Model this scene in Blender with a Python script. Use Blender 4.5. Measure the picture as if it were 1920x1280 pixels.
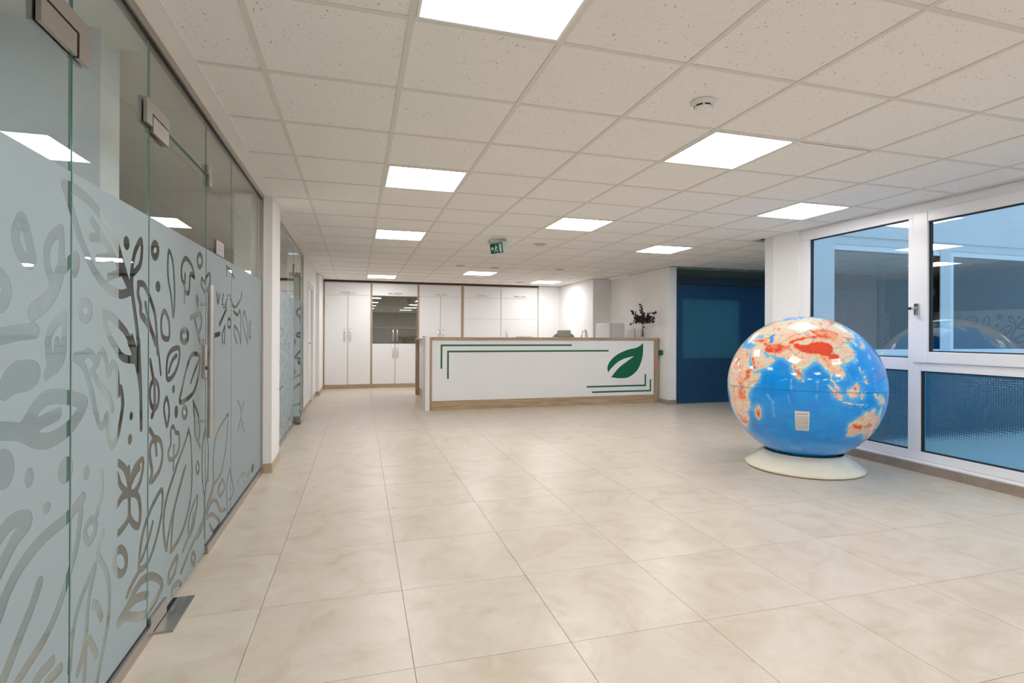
import bpy, bmesh, math, random
import numpy as np
from mathutils import Vector, Matrix

for _o in list(bpy.data.objects):
    bpy.data.objects.remove(_o)
SC = bpy.context.scene
COL = SC.collection
PI = math.pi

# ------------------------------------------------------------------ camera
CAM_H = 1.1923
YAW, PITCH, ROLL = 0.2835, 0.0012, 0.0039
FPX, CYPX = 1000.84, 626.84
cam_data = bpy.data.cameras.new('camera')
cam = bpy.data.objects.new('camera', cam_data)
COL.objects.link(cam)
_d = Vector((math.sin(YAW) * math.cos(PITCH), math.cos(YAW) * math.cos(PITCH), math.sin(PITCH)))
_r = Vector((math.cos(YAW), -math.sin(YAW), 0))
_u = _r.cross(_d)
_r2 = _r * math.cos(ROLL) + _u * math.sin(ROLL)
_u2 = -_r * math.sin(ROLL) + _u * math.cos(ROLL)
cam.matrix_world = Matrix(((_r2.x, _u2.x, -_d.x, 0), (_r2.y, _u2.y, -_d.y, 0), (_r2.z, _u2.z, -_d.z, CAM_H), (0, 0, 0, 1)))
cam_data.sensor_width = 36.0
cam_data.lens = FPX / 1920 * 36
cam_data.shift_y = (CYPX - 640) / 1920
cam_data.clip_start = 0.05
SC.camera = cam

# ------------------------------------------------------------------ world: blue dusk sky
world = bpy.data.worlds.new('dusk_sky')
SC.world = world
world.use_nodes = True
_bg = world.node_tree.nodes['Background']
_bg.inputs['Color'].default_value = (0.30, 0.42, 0.535, 1)
_bg.inputs['Strength'].default_value = 2.4

# ------------------------------------------------------------------ exposure and light levels
SC.view_settings.view_transform = 'Standard'
SC.view_settings.look = 'None'
SC.view_settings.exposure = 0.0
SC.view_settings.gamma = 1.0
SC.view_settings.use_curve_mapping = False
SC.cycles.transparent_max_bounces = 24
SC.cycles.max_bounces = 8
LAMP = 14.2           # radiance of the ceiling panels

# ------------------------------------------------------------------ materials
def nodes_of(name):
    m = bpy.data.materials.new(name)
    m.use_nodes = True
    nt = m.node_tree
    return m, nt, nt.nodes['Principled BSDF'], nt.nodes['Material Output']

def N(nt, kind, **kw):
    n = nt.nodes.new(kind)
    for k, v in kw.items():
        setattr(n, k, v)
    return n

def plain(name, col, rough=0.5, metal=0.0, spec=0.5, coat=0.0, noise=0.0, nscale=8.0, bump=0.0, bscale=200.0):
    m, nt, p, out = nodes_of(name)
    p.inputs['Base Color'].default_value = (*col, 1)
    p.inputs['Roughness'].default_value = rough
    p.inputs['Metallic'].default_value = metal
    p.inputs['Specular IOR Level'].default_value = spec
    p.inputs['Coat Weight'].default_value = coat
    p.inputs['Coat Roughness'].default_value = 0.03
    tc = N(nt, 'ShaderNodeTexCoord')
    if noise > 0:
        n = N(nt, 'ShaderNodeTexNoise'); n.inputs['Scale'].default_value = nscale; n.inputs['Detail'].default_value = 5
        nt.links.new(tc.outputs['Object'], n.inputs['Vector'])
        r = N(nt, 'ShaderNodeValToRGB')
        r.color_ramp.elements[0].position = 0.3; r.color_ramp.elements[1].position = 0.7
        r.color_ramp.elements[0].color = (*[c * (1 - noise) for c in col], 1)
        r.color_ramp.elements[1].color = (*[min(1, c * (1 + noise * .5)) for c in col], 1)
        nt.links.new(n.outputs['Fac'], r.inputs['Fac'])
        nt.links.new(r.outputs['Color'], p.inputs['Base Color'])
    if bump > 0:
        n2 = N(nt, 'ShaderNodeTexNoise'); n2.inputs['Scale'].default_value = bscale; n2.inputs['Detail'].default_value = 3
        nt.links.new(tc.outputs['Object'], n2.inputs['Vector'])
        b = N(nt, 'ShaderNodeBump'); b.inputs['Strength'].default_value = bump; b.inputs['Distance'].default_value = 0.002
        nt.links.new(n2.outputs['Fac'], b.inputs['Height'])
        nt.links.new(b.outputs['Normal'], p.inputs['Normal'])
    return m

def brushed(name, col, rough=0.32, axis=2):
    m, nt, p, out = nodes_of(name)
    p.inputs['Metallic'].default_value = 1.0
    p.inputs['Roughness'].default_value = rough
    tc = N(nt, 'ShaderNodeTexCoord'); mp = N(nt, 'ShaderNodeMapping')
    s = [240, 240, 240]; s[axis] = 6
    mp.inputs['Scale'].default_value = s
    n = N(nt, 'ShaderNodeTexNoise'); n.inputs['Scale'].default_value = 1.0; n.inputs['Detail'].default_value = 3
    nt.links.new(tc.outputs['Object'], mp.inputs['Vector']); nt.links.new(mp.outputs['Vector'], n.inputs['Vector'])
    r = N(nt, 'ShaderNodeValToRGB')
    r.color_ramp.elements[0].color = (*[c * .86 for c in col], 1); r.color_ramp.elements[1].color = (*[min(1, c * 1.08) for c in col], 1)
    nt.links.new(n.outputs['Fac'], r.inputs['Fac']); nt.links.new(r.outputs['Color'], p.inputs['Base Color'])
    return m

def emitter(name, col, strength):
    m, nt, p, out = nodes_of(name)
    e = N(nt, 'ShaderNodeEmission'); e.inputs['Color'].default_value = (*col, 1); e.inputs['Strength'].default_value = strength
    nt.links.new(e.outputs[0], out.inputs['Surface'])
    return m

def schlick(nt, r0=0.04, gain=1.0):
    """Fresnel reflectance of a thin pane, same from both sides."""
    lw = N(nt, 'ShaderNodeLayerWeight'); lw.inputs['Blend'].default_value = 0.5
    pw = N(nt, 'ShaderNodeMath', operation='POWER'); pw.inputs[1].default_value = 5.0
    nt.links.new(lw.outputs['Facing'], pw.inputs[0])
    ma = N(nt, 'ShaderNodeMath', operation='MULTIPLY_ADD'); ma.inputs[1].default_value = (1 - r0) * gain; ma.inputs[2].default_value = r0 * gain
    ma.use_clamp = True
    nt.links.new(pw.outputs[0], ma.inputs[0])
    return ma.outputs[0]

def glass(name, tint, gain=1.0, rough=0.0, r0=0.04):
    m, nt, p, out = nodes_of(name)
    t = N(nt, 'ShaderNodeBsdfTransparent'); t.inputs['Color'].default_value = (*tint, 1)
    g = N(nt, 'ShaderNodeBsdfGlossy'); g.inputs['Roughness'].default_value = rough; g.inputs['Color'].default_value = (1, 1, 1, 1)
    mx = N(nt, 'ShaderNodeMixShader')
    nt.links.new(schlick(nt, r0, gain), mx.inputs['Fac'])
    nt.links.new(t.outputs[0], mx.inputs[1]); nt.links.new(g.outputs[0], mx.inputs[2])
    nt.links.new(mx.outputs[0], out.inputs['Surface'])
    nt.nodes.remove(p)
    return m

def film_material(name, col, trans, cut=True, back=None, clear=None):
    """matt etched film; the attribute 'cut' (metres, negative inside a stroke) removes it where the pattern is cut out."""
    m, nt, p, out = nodes_of(name)
    d = N(nt, 'ShaderNodeBsdfDiffuse'); d.inputs['Color'].default_value = (*col, 1)
    t = N(nt, 'ShaderNodeBsdfTranslucent'); t.inputs['Color'].default_value = (*(back or col), 1)
    mx = N(nt, 'ShaderNodeMixShader'); mx.inputs['Fac'].default_value = trans
    nt.links.new(d.outputs[0], mx.inputs[1]); nt.links.new(t.outputs[0], mx.inputs[2])
    last = mx
    if clear:
        tr = N(nt, 'ShaderNodeBsdfRefraction'); tr.inputs['Color'].default_value = (*clear[1], 1); tr.inputs['IOR'].default_value = 1.02; tr.inputs['Roughness'].default_value = .42
        m2 = N(nt, 'ShaderNodeMixShader'); m2.inputs['Fac'].default_value = clear[0]
        nt.links.new(mx.outputs[0], m2.inputs[1]); nt.links.new(tr.outputs[0], m2.inputs[2]); last = m2
    if cut:
        at = N(nt, 'ShaderNodeAttribute', attribute_name='cut')
        mr = N(nt, 'ShaderNodeMapRange', interpolation_type='SMOOTHSTEP')
        mr.inputs['From Min'].default_value = -0.0012; mr.inputs['From Max'].default_value = 0.0012
        nt.links.new(at.outputs['Fac'], mr.inputs['Value'])
        tr = N(nt, 'ShaderNodeBsdfTransparent')
        m2 = N(nt, 'ShaderNodeMixShader')
        nt.links.new(mr.outputs['Result'], m2.inputs['Fac'])
        nt.links.new(tr.outputs[0], m2.inputs[1]); nt.links.new(mx.outputs[0], m2.inputs[2])
        last = m2
    nt.links.new(last.outputs[0], out.inputs['Surface'])
    nt.nodes.remove(p)
    return m

def wood_material(name, c0, c1, axis=0):
    m, nt, p, out = nodes_of(name)
    p.inputs['Roughness'].default_value = 0.45
    tc = N(nt, 'ShaderNodeTexCoord'); mp = N(nt, 'ShaderNodeMapping')
    s = [14, 14, 14]; s[axis] = 1.1
    mp.inputs['Scale'].default_value = s
    n = N(nt, 'ShaderNodeTexNoise'); n.inputs['Scale'].default_value = 1.6; n.inputs['Detail'].default_value = 7; n.inputs['Distortion'].default_value = 0.9
    nt.links.new(tc.outputs['Object'], mp.inputs['Vector']); nt.links.new(mp.outputs['Vector'], n.inputs['Vector'])
    r = N(nt, 'ShaderNodeValToRGB')
    r.color_ramp.elements[0].position = .32; r.color_ramp.elements[1].position = .68
    r.color_ramp.elements[0].color = (*c0, 1); r.color_ramp.elements[1].color = (*c1, 1)
    nt.links.new(n.outputs['Fac'], r.inputs['Fac']); nt.links.new(r.outputs['Color'], p.inputs['Base Color'])
    return m

def floor_tile_material():
    m, nt, p, out = nodes_of('beige_stone_tile')
    geo = N(nt, 'ShaderNodeNewGeometry'); oi = N(nt, 'ShaderNodeObjectInfo')
    sc = N(nt, 'ShaderNodeVectorMath', operation='SCALE'); sc.inputs['Scale'].default_value = 1.0
    add = N(nt, 'ShaderNodeVectorMath', operation='ADD')
    mul = N(nt, 'ShaderNodeMath', operation='MULTIPLY'); mul.inputs[1].default_value = 37.0
    cx = N(nt, 'ShaderNodeCombineXYZ')
    nt.links.new(oi.outputs['Random'], mul.inputs[0]); nt.links.new(mul.outputs[0], cx.inputs['Z'])
    nt.links.new(geo.outputs['Position'], add.inputs[0]); nt.links.new(cx.outputs[0], add.inputs[1])
    n1 = N(nt, 'ShaderNodeTexNoise'); n1.inputs['Scale'].default_value = 3.2; n1.inputs['Detail'].default_value = 9; n1.inputs['Roughness'].default_value = .6; n1.inputs['Distortion'].default_value = 1.6
    nt.links.new(add.outputs[0], n1.inputs['Vector'])
    r = N(nt, 'ShaderNodeValToRGB'); cr = r.color_ramp
    cr.elements[0].position = .30; cr.elements[0].color = (.56, .48, .38, 1)
    cr.elements[1].position = .66; cr.elements[1].color = (.675, .61, .53, 1)
    e = cr.elements.new(.46); e.color = (.63, .555, .46, 1)
    nt.links.new(n1.outputs['Fac'], r.inputs['Fac'])
    # thin darker veins
    n2 = N(nt, 'ShaderNodeTexNoise'); n2.inputs['Scale'].default_value = 5.5; n2.inputs['Detail'].default_value = 6; n2.inputs['Distortion'].default_value = 2.5
    nt.links.new(add.outputs[0], n2.inputs['Vector'])
    ab = N(nt, 'ShaderNodeMath', operation='SUBTRACT'); ab.inputs[1].default_value = .5
    ab2 = N(nt, 'ShaderNodeMath', operation='ABSOLUTE')
    nt.links.new(n2.outputs['Fac'], ab.inputs[0]); nt.links.new(ab.outputs[0], ab2.inputs[0])
    mr = N(nt, 'ShaderNodeMapRange'); mr.inputs['From Max'].default_value = .02; mr.inputs['To Min'].default_value = .22; mr.inputs['To Max'].default_value = 0
    nt.links.new(ab2.outputs[0], mr.inputs['Value'])
    mx = N(nt, 'ShaderNodeMix', data_type='RGBA'); mx.inputs['B'].default_value = (.53, .45, .355, 1)
    nt.links.new(mr.outputs['Result'], mx.inputs['Factor']); nt.links.new(r.outputs['Color'], mx.inputs['A'])
    nt.links.new(mx.outputs['Result'], p.inputs['Base Color'])
    p.inputs['Roughness'].default_value = .30
    p.inputs['Specular IOR Level'].default_value = .42
    nr = N(nt, 'ShaderNodeMapRange'); nr.inputs['To Min'].default_value = .24; nr.inputs['To Max'].default_value = .38
    nt.links.new(n1.outputs['Fac'], nr.inputs['Value']); nt.links.new(nr.outputs['Result'], p.inputs['Roughness'])
    return m

def ceiling_tile_material():
    m, nt, p, out = nodes_of('fissured_mineral_tile')
    geo = N(nt, 'ShaderNodeNewGeometry')
    p.inputs['Roughness'].default_value = .9; p.inputs['Specular IOR Level'].default_value = .1
    def pits(scale, stretch, thr):
        mp = N(nt, 'ShaderNodeMapping'); mp.inputs['Scale'].default_value = stretch; mp.inputs['Rotation'].default_value = (0, 0, .6)
        nt.links.new(geo.outputs['Position'], mp.inputs['Vector'])
        n = N(nt, 'ShaderNodeTexNoise'); n.inputs['Scale'].default_value = scale; n.inputs['Detail'].default_value = 1.5
        nt.links.new(mp.outputs['Vector'], n.inputs['Vector'])
        mr = N(nt, 'ShaderNodeMapRange'); mr.inputs['From Min'].default_value = thr; mr.inputs['From Max'].default_value = thr + .035
        nt.links.new(n.outputs['Fac'], mr.inputs['Value'])
        return mr.outputs['Result']
    a = pits(62, (1.5, .75, 1), .708); b = pits(135, (1, 1, 1), .70)
    mxm = N(nt, 'ShaderNodeMath', operation='MAXIMUM')
    nt.links.new(a, mxm.inputs[0]); nt.links.new(b, mxm.inputs[1])
    mx = N(nt, 'ShaderNodeMix', data_type='RGBA')
    mx.inputs['A'].default_value = (.90, .87, .83, 1); mx.inputs['B'].default_value = (.42, .38, .33, 1)
    nt.links.new(mxm.outputs[0], mx.inputs['Factor'])
    nt.links.new(mx.outputs['Result'], p.inputs['Base Color'])
    bp = N(nt, 'ShaderNodeBump'); bp.invert = True; bp.inputs['Strength'].default_value = .4; bp.inputs['Distance'].default_value = .002
    nt.links.new(mxm.outputs[0], bp.inputs['Height']); nt.links.new(bp.outputs['Normal'], p.inputs['Normal'])
    return m

def patterned_glass_material():
    m, nt, p, out = nodes_of('ribbed_pattern_glass')
    geo = N(nt, 'ShaderNodeNewGeometry'); sp = N(nt, 'ShaderNodeSeparateXYZ')
    nt.links.new(geo.outputs['Position'], sp.inputs[0])
    def wave(sock):
        mu = N(nt, 'ShaderNodeMath', operation='MULTIPLY'); mu.inputs[1].default_value = 2 * PI / .018
        si = N(nt, 'ShaderNodeMath', operation='SINE')
        nt.links.new(sock, mu.inputs[0]); nt.links.new(mu.outputs[0], si.inputs[0]); return si.outputs[0]
    ad = N(nt, 'ShaderNodeMath', operation='ADD')
    nt.links.new(wave(sp.outputs['Y']), ad.inputs[0]); nt.links.new(wave(sp.outputs['Z']), ad.inputs[1])
    bp = N(nt, 'ShaderNodeBump'); bp.inputs['Strength'].default_value = .8; bp.inputs['Distance'].default_value = .0012
    nt.links.new(ad.outputs[0], bp.inputs['Height'])
    rf = N(nt, 'ShaderNodeBsdfRefraction'); rf.inputs['IOR'].default_value = 1.12; rf.inputs['Roughness'].default_value = .08; rf.inputs['Color'].default_value = (.66, .86, .92, 1)
    gl = N(nt, 'ShaderNodeBsdfGlossy'); gl.inputs['Roughness'].default_value = .06
    nt.links.new(bp.outputs['Normal'], rf.inputs['Normal']); nt.links.new(bp.outputs['Normal'], gl.inputs['Normal'])
    mx = N(nt, 'ShaderNodeMixShader')
    nt.links.new(schlick(nt, .07, 1.1), mx.inputs['Fac'])
    nt.links.new(rf.outputs[0], mx.inputs[1]); nt.links.new(gl.outputs[0], mx.inputs[2])
    nt.links.new(mx.outputs[0], out.inputs['Surface']); nt.nodes.remove(p)
    return m

def globe_material():
    m, nt, p, out = nodes_of('varnished_world_map')
    at = N(nt, 'ShaderNodeAttribute', attribute_name='map')
    nt.links.new(at.outputs['Color'], p.inputs['Base Color'])
    p.inputs['Roughness'].default_value = .35
    p.inputs['Coat Weight'].default_value = 1.0; p.inputs['Coat Roughness'].default_value = .015; p.inputs['Coat IOR'].default_value = 1.5
    p.inputs['Specular IOR Level'].default_value = .1
    return m

M = {}
M['wall'] = plain('white_wall_paint', (.88, .875, .87), .75, spec=.25, noise=.02, nscale=3, bump=.05, bscale=260)
M['plaster'] = plain('white_ceiling_plaster', (.88, .855, .82), .85, spec=.15, noise=.02, nscale=4)
M['slab'] = plain('ceiling_void_grey', (.35, .33, .30), .9, spec=.1, noise=.05)
M['ctile'] = ceiling_tile_material()
M['tbar'] = plain('painted_grid_steel', (.76, .72, .66), .5, spec=.4, noise=.02, nscale=20)
M['ftile'] = floor_tile_material()
M['grout'] = plain('beige_grout', (.52, .46, .385), .9, spec=.1, noise=.08, nscale=40)
M['base'] = plain('beige_tile_skirting', (.50, .40, .29), .4, noise=.12, nscale=9)
M['base_grey'] = plain('taupe_tile_skirting', (.36, .30, .245), .45, noise=.14, nscale=14)
M['lamp'] = emitter('lamp_diffuser_light', (1.0, .978, .955), LAMP)
M['lamp_mid'] = emitter('lamp_diffuser_light_mid', (1.0, .978, .955), LAMP * 1.55)
M['lamp_far'] = emitter('lamp_diffuser_light_far', (1.0, .98, .965), LAMP * 1.6)
M['cool_fill'] = emitter('added_cool_fill', (.70, .87, 1.0), LAMP * .58)  # fill light for the room behind the glass, not a known lamp
M['lampframe'] = plain('white_lamp_frame', (.85, .84, .82), .4, noise=.01)
M['laminate'] = plain('white_laminate', (.87, .865, .875), .42, spec=.4, noise=.015, nscale=2)
M['oak'] = wood_material('light_oak_board', (.36, .245, .145), (.53, .385, .25), 0)
M['oak_v'] = wood_material('light_oak_board_upright', (.34, .235, .14), (.50, .365, .24), 2)
M['dark'] = plain('painted_gap_shade', (.035, .022, .014), .7, noise=.2)  # shade inside open gaps, given as a dark colour
M['inside'] = plain('cabinet_interior_grey', (.58, .60, .53), .6, noise=.05)
M['shelf'] = plain('pale_shelf_board', (.62, .58, .44), .5, noise=.05)
M['chrome'] = plain('polished_chrome', (.75, .75, .76), .12, 1.0, noise=.05, nscale=30)
M['steel'] = brushed('brushed_steel', (.50, .46, .43), .33, 1)
M['steel_v'] = brushed('brushed_steel_bar', (.62, .575, .53), .30, 2)
M['steel_dark'] = brushed('dark_brushed_steel', (.42, .41, .40), .34, 1)
M['gap'] = plain('black_rubber', (.012, .013, .018), .6, noise=.2)
M['glass'] = glass('clear_green_glass', (.90, .945, .92), 1.0)
M['glass_edge'] = plain('polished_green_glass_edge', (.11, .30, .25), .15, spec=.8, noise=.2, nscale=3)
M['film'] = film_material('etched_window_film', (.53, .605, .63), .40)
M['film2'] = film_material('etched_window_film_blue', (.62, .72, .77), .40)
M['film_blue'] = film_material('deep_blue_window_film', (.11, .25, .42), .45, cut=False, back=(.22, .46, .66), clear=(.62, (.40, .70, .92)))
M['pane'] = glass('window_pane', (.72, .87, .94), 1.2, r0=.09)
M['cab_glass'] = glass('smoked_cabinet_glass', (.50, .51, .47), 1.5, r0=.15)
M['pattern'] = patterned_glass_material()
M['upvc'] = plain('white_window_plastic', (.88, .88, .90), .22, spec=.5, noise=.01)
M['green'] = plain('green_decal', (.0, .13, .06), .45, noise=.03)
M['ivory'] = plain('glossy_ivory_plastic', (.90, .83, .66), .22, spec=.5, coat=.6, noise=.03, nscale=5)
M['map'] = globe_material()
M['paper'] = plain('white_paper', (.80, .79, .77), .7, noise=.02)
M['print'] = plain('printed_red_text', (.55, .20, .16), .7, noise=.1)
M['print2'] = plain('printed_grey_text', (.55, .50, .48), .7, noise=.1)
M['leaf'] = plain('dark_plum_leaf', (.018, .010, .012), .55, noise=.4, nscale=30)
M['stem'] = plain('dark_stem', (.03, .02, .02), .6, noise=.2)
M['vase'] = glass('clear_vase_glass', (.93, .95, .95), 1.3)
M['chairgrey'] = plain('grey_upholstery', (.50, .495, .48), .8, noise=.06, nscale=40)
M['black'] = plain('black_plastic', (.02, .02, .022), .4, noise=.1)
M['fridge'] = plain('white_enamel', (.78, .78, .79), .3, noise=.01)
M['plastic'] = plain('white_plastic', (.82, .80, .77), .4, noise=.01)
M['vent'] = plain('grey_vent_plastic', (.58, .54, .50), .5, noise=.05)
M['slot'] = plain('dark_slot', (.02, .015, .012), .7, noise=.1)
M['signgreen'] = plain('dark_green_sign', (.01, .085, .05), .35, noise=.05)
M['signwhite'] = plain('pale_green_pictogram', (.60, .80, .70), .4, noise=.02)
M['acrylic'] = plain('milky_green_acrylic', (.58, .66, .62), .25, noise=.02)
M['facade_base'] = plain('dark_slate_base', (.02, .11, .17), .8, noise=.1, nscale=5)
M['facade'] = plain('pale_render', (.74, .76, .78), .85, noise=.04, nscale=2)
M['ground'] = plain('grey_paving', (.55, .57, .60), .8, noise=.12, nscale=6)
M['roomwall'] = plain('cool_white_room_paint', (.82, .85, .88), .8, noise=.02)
M['roomshade'] = plain('unlit_room_shade_grey', (.20, .195, .19), .8, noise=.04)  # darkness of the unlit part of the room put into the wall colour
M['wingshade'] = plain('dusk_shade_room_blue', (.07, .14, .22), .8, noise=.04)  # unlit dusk-blue interior of the wing put into the wall colour
M['blind'] = film_material('pale_green_roller_blind', (.80, .74, .56), .72, cut=False)
M['plaque'] = plain('grey_plaque', (.33, .31, .32), .3, noise=.05)
M['plaqueink'] = plain('mauve_plaque_print', (.36, .24, .27), .5, noise=.1)

# ------------------------------------------------------------------ mesh builder
class B:
    def __init__(s):
        s.v = []; s.f = []; s.mi = []; s.sm = []
    def add(s, verts, faces, mi=0, smooth=False):
        o = len(s.v); s.v += [tuple(q) for q in verts]
        for f in faces:
            s.f.append(tuple(i + o for i in f)); s.mi.append(mi); s.sm.append(smooth)
        return s
    def box(s, x0, x1, y0, y1, z0, z1, bev=0.0, mi=0):
        if x0 > x1: x0, x1 = x1, x0
        if y0 > y1: y0, y1 = y1, y0
        if z0 > z1: z0, z1 = z1, z0
        if bev <= 0:
            return s.add([(x0, y0, z0), (x1, y0, z0), (x1, y1, z0), (x0, y1, z0), (x0, y0, z1), (x1, y0, z1), (x1, y1, z1), (x0, y1, z1)],
                         [(3, 2, 1, 0), (4, 5, 6, 7), (0, 1, 5, 4), (1, 2, 6, 5), (2, 3, 7, 6), (3, 0, 4, 7)], mi)
        bm = bmesh.new(); bmesh.ops.create_cube(bm, size=1)
        for v in bm.verts:
            v.co = ((x0 + x1) / 2 + v.co.x * (x1 - x0), (y0 + y1) / 2 + v.co.y * (y1 - y0), (z0 + z1) / 2 + v.co.z * (z1 - z0))
        b = min(bev, .45 * min(x1 - x0, y1 - y0, z1 - z0))
        bmesh.ops.bevel(bm, geom=list(bm.edges), offset=b, segments=2, affect='EDGES', profile=.6)
        bm.verts.index_update()
        s.add([v.co[:] for v in bm.verts], [tuple(v.index for v in f.verts) for f in bm.faces], mi)
        bm.free(); return s
    def tube(s, pts, rad, n=10, mi=0, caps=True):
        pts = [Vector(p) for p in pts]; k = len(pts)
        rads = rad if isinstance(rad, (list, tuple)) else [rad] * k
        ring = []; ref = None
        for i in range(k):
            t = (pts[min(i + 1, k - 1)] - pts[max(i - 1, 0)]).normalized()
            if ref is None:
                ref = Vector((0, 0, 1)) if abs(t.z) < .9 else Vector((1, 0, 0))
            a = (ref - t * ref.dot(t)).normalized(); ref = a; b = t.cross(a)
            ring.append([pts[i] + (a * math.cos(2 * PI * j / n) + b * math.sin(2 * PI * j / n)) * rads[i] for j in range(n)])
        vv = [q for r in ring for q in r]
        ff = [(i * n + j, i * n + (j + 1) % n, (i + 1) * n + (j + 1) % n, (i + 1) * n + j) for i in range(k - 1) for j in range(n)]
        s.add(vv, ff, mi, True)
        if caps:
            s.add(ring[0], [tuple(range(n))[::-1]], mi); s.add(ring[-1], [tuple(range(n))], mi)
        return s
    def lathe(s, prof, n=32, c=(0, 0, 0), mi=0, smooth=True, sharp=False):
        if sharp:
            for a, b in zip(prof[:-1], prof[1:]): s.lathe([a, b], n, c, mi, smooth)
            return s
        vv = []
        for r, z in prof:
            vv += [(c[0] + r * math.cos(2 * PI * j / n), c[1] + r * math.sin(2 * PI * j / n), c[2] + z) for j in range(n)]
        ff = [(i * n + j, i * n + (j + 1) % n, (i + 1) * n + (j + 1) % n, (i + 1) * n + j) for i in range(len(prof) - 1) for j in range(n)]
        return s.add(vv, ff, mi, smooth)
    def plate(s, poly, f0, f1, mi=0):
        """closed plate: poly of 2-D points, f0/f1 map a point to the two faces."""
        n = len(poly); a = [f0(p) for p in poly]; b = [f1(p) for p in poly]
        s.add(a + b, [tuple(range(n)), tuple(range(2 * n - 1, n - 1, -1))] + [(i, (i + 1) % n, n + (i + 1) % n, n + i) for i in range(n)], mi)
        return s
    def obj(s, name, mats, parent=None):
        me = bpy.data.meshes.new(name)
        me.from_pydata(s.v, [], s.f)
        if not isinstance(mats, (list, tuple)): mats = [mats]
        for m in mats: me.materials.append(M[m])
        me.polygons.foreach_set('material_index', s.mi); me.polygons.foreach_set('use_smooth', s.sm)
        me.update()
        bm = bmesh.new(); bm.from_mesh(me); bmesh.ops.recalc_face_normals(bm, faces=bm.faces); bm.to_mesh(me); bm.free()
        return link(name, me, parent)

def link(name, me, parent=None):
    o = bpy.data.objects.new(name, me); COL.objects.link(o)
    if parent is not None:
        o.parent = parent
        w = parent.matrix_basis if parent.parent is None else parent.parent.matrix_basis @ parent.matrix_parent_inverse @ parent.matrix_basis
        o.matrix_parent_inverse = w.inverted()
    return o

def tag(o, label=None, cat=None, group=None, kind=None):
    if label: o['label'] = label
    if cat: o['category'] = cat
    if group: o['group'] = group
    if kind: o['kind'] = kind
    return o

def thing(name, loc, label, cat, group=None, kind=None):
    o = bpy.data.objects.new(name, None); COL.objects.link(o); o.empty_display_size = .1
    o.location = loc
    return tag(o, label, cat, group, kind)

def bx(name, mats, parent, *a, **k):
    return B().box(*a, **k).obj(name, mats, parent)

def struct(name, mat, label, cat, *a, **k):
    return tag(bx(name, mat, None, *a, **k), label, cat, kind='structure')

def copy_tree(o, off, label=None):
    """copy a top-level thing with its parts and sub-parts, moved by off."""
    c = o.copy(); COL.objects.link(c); c.location = o.location + Vector(off)
    if label: c['label'] = label
    for ch in [q for q in bpy.data.objects if q.parent is o]:
        d = ch.copy(); COL.objects.link(d); d.parent = c
        for g in [q for q in bpy.data.objects if q.parent is ch]:
            e = g.copy(); COL.objects.link(e); e.parent = d
    return c

CEIL = 2.387
GX0, GY0, GM = -0.4035, 2.045, 0.6          # ceiling grid
XG = -0.785                                   # corridor face of the glass partition
XW = -0.70                                    # left wall piers
XR = 4.80                                     # window wall

# ================================================================== SETTING
# ---- floor with its tiles
fl = B()
fl.box(-4.6, XR + .1, -5, 5.41, -.12, -.006); fl.box(-4.6, XR + .35, 5.41, 13.0, -.12, -.006)
fl.box(XR + .35, 10.2, 5.41, 9.86, -.12, -.006)
floor = tag(fl.obj('floor', 'grout'), 'beige stone tile floor of the hall', 'floor', kind='structure')
FS, FX, FY, FROT = .602, -.398, 1.9364, -.0072
ct, st = math.cos(FROT), math.sin(FROT)
def tile_mesh(name, w, d, t, g, bev=.0012):
    bm = bmesh.new(); bmesh.ops.create_cube(bm, size=1)
    for v in bm.verts:
        v.co = (v.co.x * (w - g), v.co.y * (d - g), (v.co.z - .5) * t)
    me = bpy.data.meshes.new(name); 
    bm.to_mesh(me); bm.free(); return me
fme = tile_mesh('floor_tile', FS, FS, .006, .0022); fme.materials.append(M['ftile'])
nt_ = 0
rest = B()
for j in range(-12, 20):
    for i in range(-6, 18):
        u, v = i + .5, j + .5
        x = FX + FS * (u * ct - v * st); y = FY + FS * (v * ct + u * st)
        if y < -5 or y > 12.9 or x < -4.5 or x > 10: continue
        inside_hall = -.95 < x < 5.15
        inside_side = x >= 5.15 and 5.6 < y < 8.4
        if x > 5.15 and not inside_side: continue
        vis = (y > 1.0 and -.95 < x < 5.15 and x < .95 * y + 1.6) or (inside_side and x < .9 * y + .9)
        if vis and not (y > 8.9 and 1.6 < x):
            o = link('floor_tile', fme, floor); o.location = (x, y, 0); o.rotation_euler = (0, 0, FROT); nt_ += 1
        else:
            h = (FS - .0028) / 2
            q = [(x + a * h * ct - b * h * st, y + a * h * st + b * h * ct, 0) for a, b in ((-1, -1), (1, -1), (1, 1), (-1, 1))]
            rest.add(q + [(p[0], p[1], -.006) for p in q], [(0, 1, 2, 3), (0, 4, 5, 1), (1, 5, 6, 2), (2, 6, 7, 3), (3, 7, 4, 0)])
tag(rest.obj('floor_tiles_beyond', 'ftile', floor), kind='stuff')
print('floor tiles', nt_)

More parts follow.
